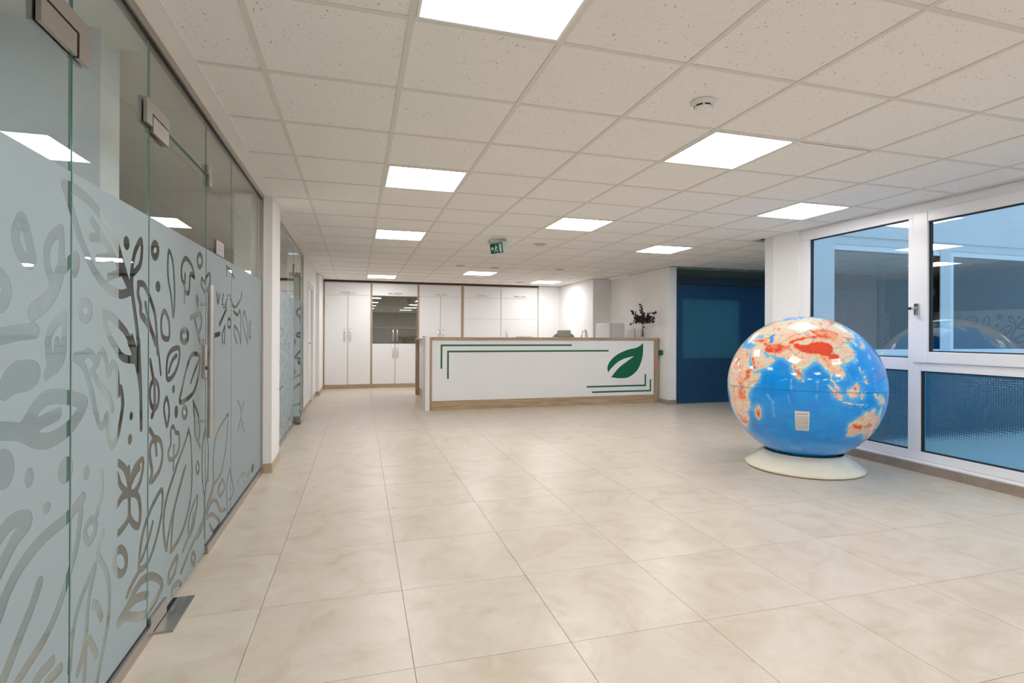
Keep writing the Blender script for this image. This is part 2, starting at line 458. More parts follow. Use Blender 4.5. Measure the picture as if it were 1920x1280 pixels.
# ---- ceiling: slab, tiles, grid bars
cl = B()
cl.box(XG - .03, XR + .02, -5, 13.0, 2.43, 2.55)
cl.box(XR + .02, 10.2, 5.40, 9.86, 2.43, 2.55); cl.box(XR + .02, 5.345, 9.86, 13.0, 2.43, 2.55)
ceiling = tag(cl.obj('ceiling', 'slab'), 'suspended ceiling of square speckled tiles above the hall', 'ceiling', kind='structure')
LIGHTS = [(1, -1), (1, 3), (1, 7), (1, 15), (4, 1), (4, 5), (4, 13), (7, 3), (7, 7), (7, 15), (7, -1), (4, -3), (1, -5), (7, -5), (4, -7), (1, -9), (7, -9)]
TZ = 2.391
meshes = {}
def ctile(x0, x1, y0, y1):
    w, d = round(x1 - x0, 3), round(y1 - y0, 3)
    if w < .03 or d < .03: return None
    if (w, d) not in meshes:
        bm = bmesh.new(); bmesh.ops.create_cube(bm, size=1)
        for v in bm.verts: v.co = (v.co.x * (w - .004), v.co.y * (d - .004), (v.co.z + .5) * .016)
        me = bpy.data.meshes.new('ceiling_tile'); bm.to_mesh(me); bm.free(); me.materials.append(M['ctile']); meshes[(w, d)] = me
    o = link('ceiling_tile', meshes[(w, d)], ceiling); o.location = ((x0 + x1) / 2, (y0 + y1) / 2, TZ); return o
nct = 0
behind = B()
for j in range(-12, 18):
    y0, y1 = GY0 + GM * j, GY0 + GM * (j + 1)
    y0 = max(y0, -5); y1 = min(y1, 12.86)
    if y1 - y0 < .05: continue
    for i in range(-1, 17):
        x0, x1 = GX0 + GM * i, GX0 + GM * (i + 1)
        if (i, j) in LIGHTS or (i, j) == (3, 7): continue
        x0 = max(x0, XW + .002)
        if y1 < 5.42 + .3: x1 = min(x1, XR)
        elif y0 > 8.0: x1 = min(x1, 5.2)
        else: x1 = min(x1, 10)
        if x1 - x0 < .05: continue
        if j >= -1 and x0 < 8.2 and not (x0 > 4.9 and y0 < 5.2):
            if ctile(x0, x1, y0, y1): nct += 1
        else:
            behind.box(x0 + .002, x1 - .002, y0 + .002, y1 - .002, TZ, TZ + .016)
tag(behind.obj('ceiling_tiles_beyond', 'ctile', ceiling), kind='stuff')
print('ceiling tiles', nct)
for i in range(0, 17):
    x = GX0 + GM * i
    if x < XR: a, b = -5, 12.86
    elif x < 5.2: a, b = 5.4, 10.4
    else: a, b = 5.42, 8.15
    bx('grid_bar', 'tbar', ceiling, x - .012, x + .012, a, b, CEIL, CEIL + .03)
for j in range(-11, 19):
    y = GY0 + GM * j
    if y > 12.8: continue
    e = XR if y < 5.41 else (10 if y < 8.14 else 5.2)
    bx('cross_bar', 'tbar', ceiling, XW, e, y - .012, y + .012, CEIL + .0006, CEIL + .028)
bx('tile_slit_shade', 'dark', ceiling, GX0 + GM * 5 + .03, GX0 + GM * 6 - .02, GY0 + GM + .012, GY0 + GM + .019, CEIL + .001, CEIL + .02)  # dark strip painted in for the shade of an open slit
# plain plaster margins
bx('plaster_margin', 'plaster', ceiling, XG - .03, XW, -5, 13, CEIL - .004, 2.43)
bx('wall_angle', 'lampframe', ceiling, XR - .024, XR, -5, 5.41, CEIL - .004, CEIL + .02)
bx('wall_angle', 'lampframe', ceiling, XW, XW + .02, -5, 12.3, CEIL - .003, CEIL + .02)

# ---- left side: piers and walls
struct('wall_left', 'wall', 'white wall left of the camera before the glass doors', 'wall', -1.0, XW, -5, .93, 0, CEIL)
def pier(name, label, x0, x1, y0, y1, z1=CEIL, bbz=.078, bb=True, mat='base'):
    o = struct(name, 'wall', label, 'wall', x0, x1, y0, y1, 0, z1)
    return o
pier('wall_left_pier', 'white wall pier between the two glass partitions', -1.0, XW, 5.0, 5.48)
struct('baseboard_left_pier', 'base', 'beige tile baseboard around the white pier', 'baseboard', -.766, XW + .009, 4.985, 5.482, 0, .08, bev=.002)
struct('wall_left_far', 'wall', 'white wall stretch around the narrow white door', 'wall', -1.0, -.765, 8.62, 9.3, 0, CEIL)
struct('wall_left_far_lintel', 'wall', 'white wall above the narrow white door', 'wall', -1.0, -.765, 9.3, 10.42, 2.07, CEIL)
struct('wall_left_far_end', 'wall', 'white wall past the narrow white door', 'wall', -1.0, -.765, 10.42, 11.05, 0, CEIL)
struct('wall_left_end_pier', 'wall', 'white pier beside the tall cabinets', 'wall', -1.0, XW, 11.05, 12.86, 0, CEIL)
struct('baseboard_left_far', 'base', 'beige tile baseboard before the narrow white door', 'baseboard', -.766, -.752, 8.64, 9.27, 0, .078, bev=.002)
struct('baseboard_left_far_end', 'base', 'beige tile baseboard between white door and end pier', 'baseboard', -.766, -.752, 10.45, 11.03, 0, .078, bev=.002)
struct('baseboard_left_end_pier', 'base', 'beige tile baseboard of the end pier by the cabinets', 'baseboard', -.766, XW + .01, 11.035, 12.27, 0, .078, bev=.002)
struct('wall_far', 'wall', 'white far wall behind the tall cabinets', 'wall', -1.0, 4.9, 12.86, 13.0, 0, CEIL)
struct('wall_far_right', 'wall', 'plain white wall right of the tall cabinets', 'wall', 4.262, 4.86, 12.3, 12.86, 0, CEIL)
struct('wall_column', 'wall', 'bright white projecting wall corner behind the counter', 'wall', 4.80, 5.34, 10.36, 12.86, 0, CEIL)
struct('wall_right_far', 'wall', 'white wall at the right end of the reception counter', 'wall', 5.2, 5.345, 8.12, 10.36, 0, CEIL)
struct('baseboard_right_far', 'base_grey', 'taupe tile baseboard at the end of the white wall', 'baseboard', 5.188, 5.35, 8.108, 8.40, 0, .078, bev=.002)
struct('wall_back', 'wall', 'white wall behind the camera', 'wall', -1.0, XR + .1, -5.1, -5, 0, CEIL)
struct('wall_right_near', 'wall', 'white wall right of the camera before the window', 'wall', XR, XR + .2, -5, 1.28, 0, CEIL)
struct('wall_right_pier', 'wall', 'white pier left of the large window', 'wall', XR, XR + .14, 4.89, 5.28, 0, CEIL)
struct('wall_lintel', 'wall', 'white strip of wall above the large window', 'wall', XR + .02, XR + .14, 1.28, 4.89, 2.375, 2.55)

# ---- window wall plinth
pl = bx('baseboard_window', 'base_grey', None, 4.765, 4.90, 1.0, 4.95, 0, .05)
tag(pl, 'taupe tile baseboard under the large window', 'baseboard', kind='structure')
y = 1.02
for k, y0 in enumerate(np.arange(1.31, 4.9, .602)):
    bx('plinth_tile', 'base_grey', pl, 4.75, 4.768, float(y0) + .0015, min(float(y0) + .6005, 4.95), 0, .076, bev=.0015)
bx('plinth_tile', 'base_grey', pl, 4.765, 4.785, 4.952, 5.40, 0, .076, bev=.0015)

# ---- large window
win = thing('window_1', (4.85, 3.4, .08), 'large white plastic window with four panes beside the globe', 'window', kind='structure')
F0, F1 = 4.82, 4.895
fr = B()
fr.box(F0, F1, 1.28, 4.89, .078, .17, .004)
bx('sill', 'upvc', win, 4.752, 4.90, 1.28, 4.90, .0765, .094, bev=.006)
def bar(name, y0, y1, z0, z1, f0=F0, f1=F1, bev=.004):
    return bx(name, 'upvc', win, f0, f1, y0, y1, z0, z1, bev=bev)
bar('bottom_frame', 1.28, 4.89, .095, .17)
bar('top_frame', 1.28, 4.89, 2.262, 2.375)
bar('jamb', 4.762, 4.89, .17, 2.262)
bar('jamb', 1.28, 1.37, .17, 2.262)
bar('mullion', 3.55, 3.656, .17, 2.262)
bar('transom', 3.656, 4.762, .888, 1.0)
bar('transom', 1.37, 3.55, .888, .957)
# sash of the right upper pane
S0, S1 = 4.806, 4.872
sash = bar('sash', 3.475, 3.606, .962, 2.30, S0, S1, .006)
def sub(name, parent, *a, **k): return bx(name, 'upvc', parent, *a, **k)
sub('sash_rail', sash, S0, S1, 1.40, 3.475, .962, 1.060, bev=.006)
sub('sash_rail', sash, S0, S1, 1.40, 3.475, 2.206, 2.30, bev=.006)
sub('sash_stile', sash, S0, S1, 1.30, 1.40, .962, 2.30, bev=.006)
def pane(y0, y1, z0, z1, mat, xg, gx=None):
    g = B(); w = .012; x0 = xg - .014; x1 = xg + .018
    g.box(x0, x1, y0, y0 + w, z0, z1); g.box(x0, x1, y1 - w, y1, z0, z1)
    g.box(x0, x1, y0 + w, y1 - w, z0, z0 + w * .8); g.box(x0, x1, y0 + w, y1 - w, z1 - w * .8, z1)
    p = bx('pane', mat, win, xg, xg + .004, y0 + w, y1 - w, z0 + w * .8, z1 - w * .8)
    g.obj('gasket', 'gap', p)
    return p
def flatpane(y0, y1, z0, z1, mat, xg):
    g = B(); w = .012; x0 = xg - .014; x1 = xg + .018
    g.box(x0, x1, y0, y0 + w, z0, z1); g.box(x0, x1, y1 - w, y1, z0, z1)
    g.box(x0, x1, y0 + w, y1 - w, z0, z0 + w * .8); g.box(x0, x1, y0 + w, y1 - w, z1 - w * .8, z1)
    p = B(); p.add([(xg, y0 + w, z0), (xg, y1 - w, z0), (xg, y1 - w, z1), (xg, y0 + w, z1)], [(0, 1, 2, 3)])
    p = p.obj('pane', mat, win); g.obj('gasket', 'gap', p); return p
flatpane(3.656, 4.762, 1.0, 2.262, 'pane', 4.852)
flatpane(1.40, 3.475, 1.060, 2.206, 'pane', 4.840)
pane(3.656, 4.762, .17, .888, 'pattern', 4.852)
pane(1.37, 3.55, .17, .888, 'pattern', 4.852)
# lock with key on the sash stile
lk = bx('window_lock', 'chrome', win, 4.790, 4.806, 3.545, 3.585, 1.385, 1.49, bev=.004)
B().tube([(4.79, 3.58, 1.447), (4.752, 3.588, 1.447)], .013, 14).obj('lock_barrel', 'chrome', lk)
bx('key', 'black', lk, 4.735, 4.755, 3.575, 3.60, 1.432, 1.455, bev=.003)
B().tube([(4.747, 3.586, 1.432), (4.748, 3.592, 1.40), (4.749, 3.594, 1.335)], .0035, 8).obj('key_cord', 'paper', lk)

# ---- wing across the court: facade with two windows
fa = B()
YF0, YF1 = 5.28, 5.41
A0, A1, B0, B1 = 5.735, 7.545, 7.725, 9.95
ZB, ZT = .955, 2.352
fa.box(XR, A0, YF0, YF1, 0, 2.455); fa.box(A1, B0, YF0, YF1, 0, 2.455); fa.box(B1, 10.2, YF0, YF1, 0, 2.455)
fa.box(A0, A1, YF0, YF1, 0, ZB); fa.box(A0, A1, YF0, YF1, ZT, 2.455)
fa.box(B0, B1, YF0, YF1, 0, ZB); fa.box(B0, B1, YF0, YF1, ZT, 2.455)
tag(fa.obj('wall_court', 'facade'), 'pale outer wall of the wing seen through the window', 'wall', kind='structure')
struct('wall_court_base', 'facade_base', 'dark slate base course along the court wall', 'wall', XR + .142, 10.2, 5.262, 5.28, -.15, .93)
def court_window(name, x0, x1, label, zt):
    w = thing(name, ((x0 + x1) / 2, YF0, ZB), label, 'window', kind='structure')
    t = .07
    bx('frame', 'upvc', w, x0, x0 + t, YF0 + .01, YF1 - .02, ZB, zt, bev=.004)
    bx('frame', 'upvc', w, x1 - t, x1, YF0 + .01, YF1 - .02, ZB, zt, bev=.004)
    bx('frame', 'upvc', w, x0 + t, x1 - t, YF0 + .01, YF1 - .02, ZB, ZB + t, bev=.004)
    bx('frame', 'upvc', w, x0 + t, x1 - t, YF0 + .01, YF1 - .02, zt - t, zt, bev=.004)
    p = B(); p.add([(x0 + t, YF0 + .06, ZB + t), (x1 - t, YF0 + .06, ZB + t), (x1 - t, YF0 + .06, zt - t), (x0 + t, YF0 + .06, zt - t)], [(0, 1, 2, 3)])
    p.obj('pane', 'pane', w)
court_window('window_2', A0 - .07, A1 + .07, 'dark outer window of the wing, nearer the pier', ZT)
court_window('window_3', B0 - .0, B1, 'dark outer window of the wing, farther right', ZT)
struct('wall_court_upper', 'facade', 'pale upper storey wall of the wing across the court', 'wall', XR + .142, 10.2, 5.262, 5.40, 2.455, 5.2)
gr = struct('ground_court', 'ground', 'grey paved ground of the small court outside', 'ground', 4.9, 16, -8, 5.28, -.25, -.15)
struct('wall_wing_end', 'wingshade', 'shade-toned end wall of the side wing', 'wall', 10.0, 10.2, 5.41, 9.86, 0, 2.43)

# ---- blue glazed partition at the end of the side wing
bp = thing('glass_partition', (6.8, 8.15, 0), 'dark blue glazed partition with deep blue film beside the white wall', 'partition')
for k in range(3):
    x0 = 5.35 + k * 1.55; x1 = min(x0 + 1.545, 9.99)
    g = B(); g.box(x0, x1, 8.15, 8.16, .01, CEIL)
    g = g.obj('glass_panel', 'glass', bp)
    bx('blue_film', 'film_blue', g, x0, x1, 8.1465, 8.149, .01, 2.088)
bx('floor_channel', 'steel_dark', bp, 5.345, 10, 8.138, 8.172, 0, .012)
bx('head_channel', 'steel_dark', bp, 5.345, 10, 8.138, 8.172, CEIL - .02, CEIL)
struct('wall_wing_back', 'wingshade', 'shade-toned back wall of the room behind the blue partition', 'wall', 5.34, 6.55, 9.72, 9.86, 0, 2.43)
struct('wall_wing_back_right', 'wingshade', 'shade-toned back wall right of the blind behind the blue partition', 'wall', 8.0, 10.0, 9.72, 9.86, 0, 2.43)
struct('wall_wing_back_sill', 'wingshade', 'shade-toned wall under the blind behind the blue partition', 'wall', 6.55, 8.0, 9.72, 9.86, 0, .73)
struct('wall_wing_back_lintel', 'wingshade', 'shade-toned wall above the blind behind the blue partition', 'wall', 6.55, 8.0, 9.72, 9.86, 1.96, 2.43)
w4 = thing('window_4', (7.3, 9.8, .73), 'window with pale green blind behind the blue partition', 'window', kind='structure')
p = B(); p.add([(6.55, 9.80, .73), (8.0, 9.80, .73), (8.0, 9.80, 1.96), (6.55, 9.80, 1.96)], [(0, 1, 2, 3)]); p.obj('pane', 'pane', w4)
bx('roller_blind', 'blind', w4, 6.56, 7.99, 9.762, 9.765, .74, 1.95)

# ---- room behind the left glass
struct('wall_room_partition', 'roomwall', 'pale partition wall standing in the room behind the glass doors', 'wall', -4.5, -1.0, 2.544, 2.725, 0, 2.43)
struct('wall_room_side', 'roomwall', 'pale side wall of the room behind the glass doors', 'wall', -4.6, -4.5, -5, 2.725, 0, 2.43)
struct('wall_room_dim', 'roomshade', 'shade-toned wall deep in the room behind the frosted glass', 'wall', -4.6, -4.5, 2.725, 8.7, 0, 2.43)
struct('wall_room_end', 'roomshade', 'shade-toned end wall of the room behind the second glass partition', 'wall', -4.5, -1.0, 8.62, 8.75, 0, 2.43)
struct('wall_room_back', 'roomwall', 'pale rear wall of the room behind the glass doors', 'wall', -4.5, -1.0, -5.1, -5, 0, 2.43)
struct('ceiling_room', 'plaster', 'plain ceiling of the room behind the glass doors', 'ceiling', -4.6, XG - .03, -5, 8.75, 2.43, 2.55)

# ================================================================== CEILING LIGHTS
def ceiling_light(i, j, label, mat='lamp', xy=None, z=CEIL):
    x0, y0 = (GX0 + GM * i, GY0 + GM * j) if xy is None else xy
    t = thing('ceiling_light', (x0 + .3, y0 + .3, z), label, 'ceiling light', 'square ceiling light panels')
    f = B(); a, b = .013, .587; c, d = .026, .574
    z0, z1 = z - .002, z + .022
    f.box(x0 + a, x0 + b, y0 + a, y0 + c, z0, z1); f.box(x0 + a, x0 + b, y0 + d, y0 + b, z0, z1)
    f.box(x0 + a, x0 + c, y0 + c, y0 + d, z0, z1); f.box(x0 + d, x0 + b, y0 + c, y0 + d, z0, z1)
    f.obj('frame', 'lampframe', t)
    bx('diffuser', mat, t, x0 + c, x0 + d, y0 + c, y0 + d, z + .002, z + .012)
    return t
LL = {(1, -1): 'square light panel at the top edge, largest in view', (1, 3): 'square light panel nearest the left glass wall, second from the top edge',
      (1, 7): 'square light panel in the left row, third from the top edge', (1, 15): 'square light panel just above the glass-door cabinet',
      (4, 1): 'bright square light panel right behind the smoke detector', (4, 5): 'square light panel in the middle row, left of the globe pier',
      (4, 13): 'square light panel above the middle cabinets', (7, 3): 'square light panel closest to the large window',
      (7, 7): 'square light panel above the blue partition end', (7, 15): 'square light panel above the right end of the cabinets'}
for ij in LIGHTS:
    ceiling_light(*ij, LL.get(ij, 'square ceiling light panel behind the camera'), 'lamp_far' if ij[1] > 10 else 'lamp_mid' if ij[1] > 4 else 'lamp')
for xy, lb in (((-2.35, 1.15), 'added cool fill panel nearest the glass in the room behind the doors'), ((-3.6, 1.5), 'added cool fill panel by the partition in the room behind the doors'), ((-3.6, -.4), 'added cool fill panel deep in the room behind the doors')):
    ceiling_light(0, 0, lb, 'cool_fill', xy, 2.405)  # unseen panels added to brighten the room behind the doors

# ================================================================== GLASS PARTITION WITH DOORS
STROKES = "16,0,1776,1605 1808,1562 1847,1503 1897,1442 1961,1385 2043,1345 2145,1328 2237,1346;16,0,1776,1605 1846,1609 1948,1589 2040,1551 2117,1498 2171,1426 2237,1346;15,0,1943,1537 2017,1498 2091,1455 2172,1397 2237,1346;14,0,1936,1487 2005,1499;14,0,1978,1428 2091,1451;14,0,2055,1378 2183,1412;15,0,2245,1413 2246,1354 2268,1287 2296,1202 2314,1123;14,0,2313,1163 2319,1097 2332,986 2340,833;13,0,2222,1164 2270,1108 2309,1041 2330,977;13,0,2240,1404 2255,1457 2281,1503 2329,1546 2338,1503 2321,1452 2272,1420 2240,1404;17,1,1583,1472 1560,1443 1558,1412 1579,1384 1610,1367 1627,1377 1620,1402 1603,1440;16,0,1762,1478 1713,1447 1693,1413 1694,1376 1714,1334;16,0,1762,1478 1766,1440 1763,1385 1754,1355;24,0,1754,1358 1734,1318 1692,1278 1630,1245;16,0,1782,1375 1816,1402 1846,1415 1848,1389 1836,1368;18,0,1500,1324 1519,1308 1525,1287 1513,1263 1488,1252;20,0,1489,1183 1567,1193 1639,1198;13,1,1934,1262 1928,1246 1911,1236 1891,1235 1876,1244 1869,1259 1875,1275 1891,1285 1911,1286 1928,1277;15,0,2026,1255 2083,1247 2148,1221 2207,1189 2248,1146 2270,1120;14,0,2026,1255 2036,1219 2075,1173 2139,1128;15,0,2089,1166 2121,1138 2178,1107 2268,1096;12,0,2248,1181 2280,1137 2303,1076;15,0,1765,1235 1723,1211 1704,1183 1700,1142;16,0,1699,1171 1704,1133 1710,1108 1694,1082;14,0,1779,1244 1781,1198 1780,1140;16,0,1779,1170 1773,1131 1745,1103 1707,1090;14,0,1744,1170 1744,1138;14,0,1744,1170 1739,1138 1724,1111;13,0,2313,1381 2302,1341 2326,1303 2334,1264 2400,1230;13,0,2305,1380 2355,1381 2394,1357 2440,1317 2476,1271 2495,1206 2509,1115;10,0,2502,1161 2528,1093 2548,1024;13,0,2356,1258 2395,1230 2441,1201 2487,1151;12,0,2377,1309 2395,1268 2429,1222 2471,1179;21,1,1515,1057 1527,1081 1558,1103 1600,1106 1640,1100 1640,1082 1610,1070 1559,1068;21,0,1585,954 1611,974 1646,1002 1689,1021 1752,1020 1827,1005 1899,985;22,0,1899,985 1868,955 1814,926 1753,911 1695,908 1642,922 1592,946 1546,960 1494,969;18,0,1590,951 1652,959 1706,966 1752,972;14,0,1842,1121 1887,1099 1916,1062 1947,1005 1966,952;14,0,1842,1124 1894,1129 1919,1136 1957,1117 1970,1094 1992,1119 2020,1135 2042,1102 2059,1060 2089,1092 2126,1058 2133,985;13,0,2136,985 2155,1003 2172,953 2161,905 2142,860;13,0,1969,954 1994,908 2019,895 2048,926 2053,868 2084,819 2124,835 2147,875;13,0,1946,1077 1985,1038 2034,1003 2069,977 2091,939;22,1,1536,872 1532,859 1521,853 1507,856 1496,868 1492,883 1496,896 1507,902 1521,899 1532,888;12,0,2012,746 2009,689;12,0,2017,721 2010,667 1980,621;14,0,2139,748 2192,715 2223,662 2232,622;12,0,2236,625 2249,668 2286,701 2350,713 2359,684 2331,633 2292,605;13,0,2223,709 2230,658 2230,613 2227,533 2177,512 2137,507;12,0,2129,711 2160,664 2222,620;12,0,2226,637 2280,673 2321,686;12,0,2358,677 2334,635 2275,610 2226,612;14,0,2231,534 2265,498 2318,471 2335,521 2316,577 2269,607 2226,614;13,0,2131,606 2171,622 2222,616;15,1,2208,381 2199,360 2174,355 2143,368 2119,393 2110,422 2119,442 2142,448 2173,437 2198,411;16,1,2145,196 2218,214 2273,238 2357,249 2461,219 2559,155 2566,123 2490,106 2403,102 2310,134 2208,186;16,0,2213,212 2297,206 2411,169;12,1,2332,300 2329,349 2349,408 2392,460 2471,509 2569,534 2566,438 2501,351 2420,297;11,0,2463,433 2419,382 2350,331;11,0,2320,296 2262,280 2214,256;12,0,2750,583 2666,521 2604,452 2589,377 2606,302 2627,262;12,0,2879,552 2787,465 2701,383 2653,317 2627,262;12,0,2869,548 2752,435 2705,348 2683,232;12,0,2996,524 2981,397 2902,300 2790,245 2683,232;10,1,3094,355 2982,316 2946,267 2943,201 3026,233;10,0,3025,290 2984,229 2852,166;12,0,3402,333 3283,255 3162,187 2965,131 2829,79;10,1,3055,52 3049,37 3034,33 3016,41 3000,57 2995,76 3000,91 3015,95 3033,88 3049,71;13,1,2770,175 2675,155 2653,113 2705,104 2753,128;13,0,2698,35 2709,60 2775,51 2826,24;13,0,2429,1084 2455,1031 2474,986 2476,898 2451,862;12,1,2527,941 2518,908 2492,890 2461,894 2436,918 2426,952 2435,984 2459,1002 2490,999 2517,976;12,1,2789,1123 2689,1121 2629,1084 2626,1000 2705,1006 2777,1058;11,0,2648,1027 2690,1072 2749,1094;11,1,2622,916 2590,883 2599,841 2630,794 2655,856;12,1,2906,814 2900,799 2883,793 2862,796 2846,807 2839,823 2845,837 2861,844 2882,842 2899,830;12,1,2806,876 2845,952 2911,1035 2981,1087 3074,1088 3130,1062 3096,969 3002,895;10,0,3114,1057 3037,1006 2968,952;12,0,2429,813 2483,761 2502,700;13,0,2482,770 2435,749 2430,703 2454,641 2431,608;13,0,2482,770 2545,745 2572,685 2540,629 2455,602;10,1,2709,780 2673,763 2681,714 2646,674 2667,641 2740,639 2794,672 2785,734 2746,745;9,0,2717,692 2718,634 2711,587;11,0,2942,726 2866,663 2771,602 2697,540;10,0,2942,726 2979,646 3000,461;10,0,2893,559 2820,508;10,1,3121,496 3116,481 3102,474 3085,479 3072,492 3066,510 3071,525 3084,532 3101,528 3115,514;10,0,3012,855 3032,772 3042,688 3097,633 3141,596;10,0,3012,853 3099,773 3130,689 3101,627;9,0,3244,693 3182,600 3181,413;9,0,3244,693 3290,584 3298,382;15,1,2509,1535 2503,1518 2487,1505 2467,1502 2450,1510 2444,1525 2450,1541 2466,1554 2486,1557 2503,1550;10,1,2645,1553 2628,1501 2635,1432 2672,1359 2702,1270 2720,1363 2699,1496;12,1,2822,1451 2818,1506 2878,1552 2974,1530 3021,1476 2957,1485 2932,1396 2880,1394 2846,1433;10,0,2871,1476 2861,1342;12,1,3160,1579 3152,1558 3130,1543 3102,1539 3081,1549 3072,1567 3080,1588 3101,1603 3128,1607 3151,1598;11,0,3211,1417 3148,1449 3157,1484 3210,1466 3252,1506 3319,1525 3315,1470 3254,1429;15,1,2923,1182 2912,1166 2884,1155 2850,1156 2823,1166 2813,1183 2823,1199 2849,1209 2883,1210 2912,1199;12,1,2590,1288 2551,1251 2565,1183 2646,1174 2645,1244;13,0,2960,1272 3110,1294 3151,1250 3102,1199;12,0,3033,1259 3092,1188 3132,1148 3198,1153;11,0,3473,1429 3499,1374 3537,1428;11,0,3631,1435 3605,1373 3683,1364 3745,1436;13,0,3718,1352 3633,1302 3540,1247;11,0,3805,1440 3934,1370 4104,1423 4176,1482;11,0,3918,1344 4036,1323 4124,1356 4152,1243 4147,1128;9,1,3837,1263 3829,1246 3807,1235 3781,1234 3760,1244 3752,1261 3759,1278 3780,1289 3806,1290 3828,1280;10,0,3677,1243 3608,1189 3623,1136;10,0,3677,1243 3664,1136;10,0,3936,1247 3954,1182 4022,1130;10,0,3953,1247 4073,1204 4154,1128;10,0,4274,1363 4218,1282 4380,1124;10,0,4274,1363 4377,1262 4380,1133;10,0,4481,1289 4440,1206 4506,1164 4512,1289;14,0,3427,1183 3549,1194;9,0,3707,1616 3714,1556;10,0,3707,1616 3817,1602 3930,1564;9,0,3243,678 3172,563 3189,415 3220,318;9,0,3243,678 3307,534 3269,394 3220,318;9,0,3220,318 3223,99;9,0,3772,683 3488,610 3405,479 3424,328;9,0,3772,683 3734,519 3601,362 3424,328;11,1,3621,302 3522,275 3566,222 3688,238;9,0,3821,318 3740,233 3764,55;9,0,3821,318 3934,150 3825,123;12,0,3266,206 3360,244 3477,217 3568,136 3702,98;12,0,3267,190 3394,165 3551,79;12,0,3330,127 3429,59 3569,63;9,0,4062,735 4174,626 4057,529;9,0,4278,699 4174,615 4283,479;11,0,3424,328 3328,245 3179,163 3096,146;10,0,4050,170 4225,187 4391,123 4477,147;10,0,4225,187 4280,108 4449,97;19,0,1499,724 1539,743 1583,742 1612,730 1606,715 1564,699 1528,671 1500,643;18,0,1890,701 1798,671 1701,661 1630,643 1571,616 1529,582 1500,541;17,0,1665,547 1631,503 1579,451 1519,389;15,0,1881,667 1861,585 1816,511 1758,440 1689,391 1618,366 1570,349;13,0,1975,590 1953,617 1913,609 1908,582 1934,552 1970,570;13,0,2024,550 1992,491 2048,417 2072,339 2062,240 2017,151 1985,89;12,0,1971,465 1900,418 1854,370 1827,293 1819,229;12,0,1971,455 1930,375 1912,269 1865,193;14,0,1963,349 1988,328 2016,279;13,0,1932,258 1984,180;12,0,1912,250 1903,141;16,0,1727,308 1675,308 1646,299;16,0,1766,266 1705,267"
BLOBS = "2198,1513,26,25;2246,893,15,16;2235,811,19,19;1617,832,19,25;1912,771,19,22;1793,808,40,37;2711,945,18,19;2750,838,24,29;2511,1386,28,23;3070,1370,25,22;4619,136,64,33;1697,731,18,15"
def catmull(p, closed, n=7):
    p = [np.array(q, float) for q in p]
    if len(p) == 2: return np.array(p)
    out = []; k = len(p)
    rng = range(k if closed else k - 1)
    for i in rng:
        if closed: a, b, c, d = p[(i - 1) % k], p[i], p[(i + 1) % k], p[(i + 2) % k]
        else: a, b, c, d = p[max(i - 1, 0)], p[i], p[i + 1], p[min(i + 2, k - 1)]
        for t in np.linspace(0, 1, n, endpoint=False):
            out.append(.5 * (2 * b + (c - a) * t + (2 * a - 5 * b + 4 * c - d) * t * t + (3 * b - a - 3 * c + d) * t ** 3))
    out.append(p[0] if closed else p[-1])
    return np.array(out)
MOT = []
for s_ in STROKES.split(';'):
    hw, cl_, rest_ = s_.split(',', 2)
    pts = [tuple(float(v) / 1000 for v in q.split(',')) for q in rest_.split()]
    MOT.append((float(hw) / 1000, catmull(pts, cl_ == '1')))
BLB = [tuple(float(v) / 1000 for v in q.split(',')) for q in BLOBS.split(';')]

def film_field(Yv, Zv, dy=0.0):
    """signed distance (m) to the cut-out pattern, negative inside a stroke; Yv, Zv flat arrays."""
    f = np.full(Yv.shape, .05)
    P = np.stack([Yv - dy, Zv], -1)
    for hw, L in MOT:
        lo, hi = L.min(0) - .05, L.max(0) + .05
        idx = np.where((P[:, 0] > lo[0]) & (P[:, 0] < hi[0]) & (P[:, 1] > lo[1]) & (P[:, 1] < hi[1]))[0]
        if len(idx) == 0: continue
        Q = P[idx]; best = np.full(len(idx), 1.0)
        for a, b in zip(L[:-1], L[1:]):
            ab = b - a; l2 = max(ab @ ab, 1e-12)
            t = np.clip(((Q - a) @ ab) / l2, 0, 1)
            d = Q - a - t[:, None] * ab
            best = np.minimum(best, np.hypot(d[:, 0], d[:, 1]))
        f[idx] = np.minimum(f[idx], best - hw)
    for cy, cz, ry, rz in BLB:
        d = np.hypot((P[:, 0] - cy) / ry, (P[:, 1] - cz) / rz)
        f = np.minimum(f, (d - 1) * min(ry, rz))
    return f

FILM_TOP = 1.653
def film_mesh(a, b, z0, z1, place, dy, step=.0055):
    """film sheet from a to b along the pane; place(u, z) -> 3-D point."""
    nu = max(2, int((b - a) / step)); nz = max(2, int((z1 - z0) / step))
    us = np.linspace(a, b, nu); zs = np.linspace(z0, z1, nz)
    U, Z = np.meshgrid(us, zs); U = U.ravel(); Z = Z.ravel()
    f = film_field(U, Z, dy)
    V = place(U, Z)
    me = bpy.data.meshes.new('frosted_film')
    ii = (np.arange(nz - 1)[:, None] * nu + np.arange(nu - 1)[None, :]).ravel()
    F = np.stack([ii, ii + 1, ii + 1 + nu, ii + nu], -1)
    me.vertices.add(len(V)); me.vertices.foreach_set('co', V.astype(np.float32).ravel())
    me.loops.add(F.size); me.loops.foreach_set('vertex_index', F.astype(np.int32).ravel())
    me.polygons.add(len(F)); me.polygons.foreach_set('loop_start', np.arange(0, F.size, 4, dtype=np.int32))
    at = me.attributes.new('cut', 'FLOAT', 'POINT'); at.data.foreach_set('value', f.astype(np.float32))
    me.update(calc_edges=True)
    return me

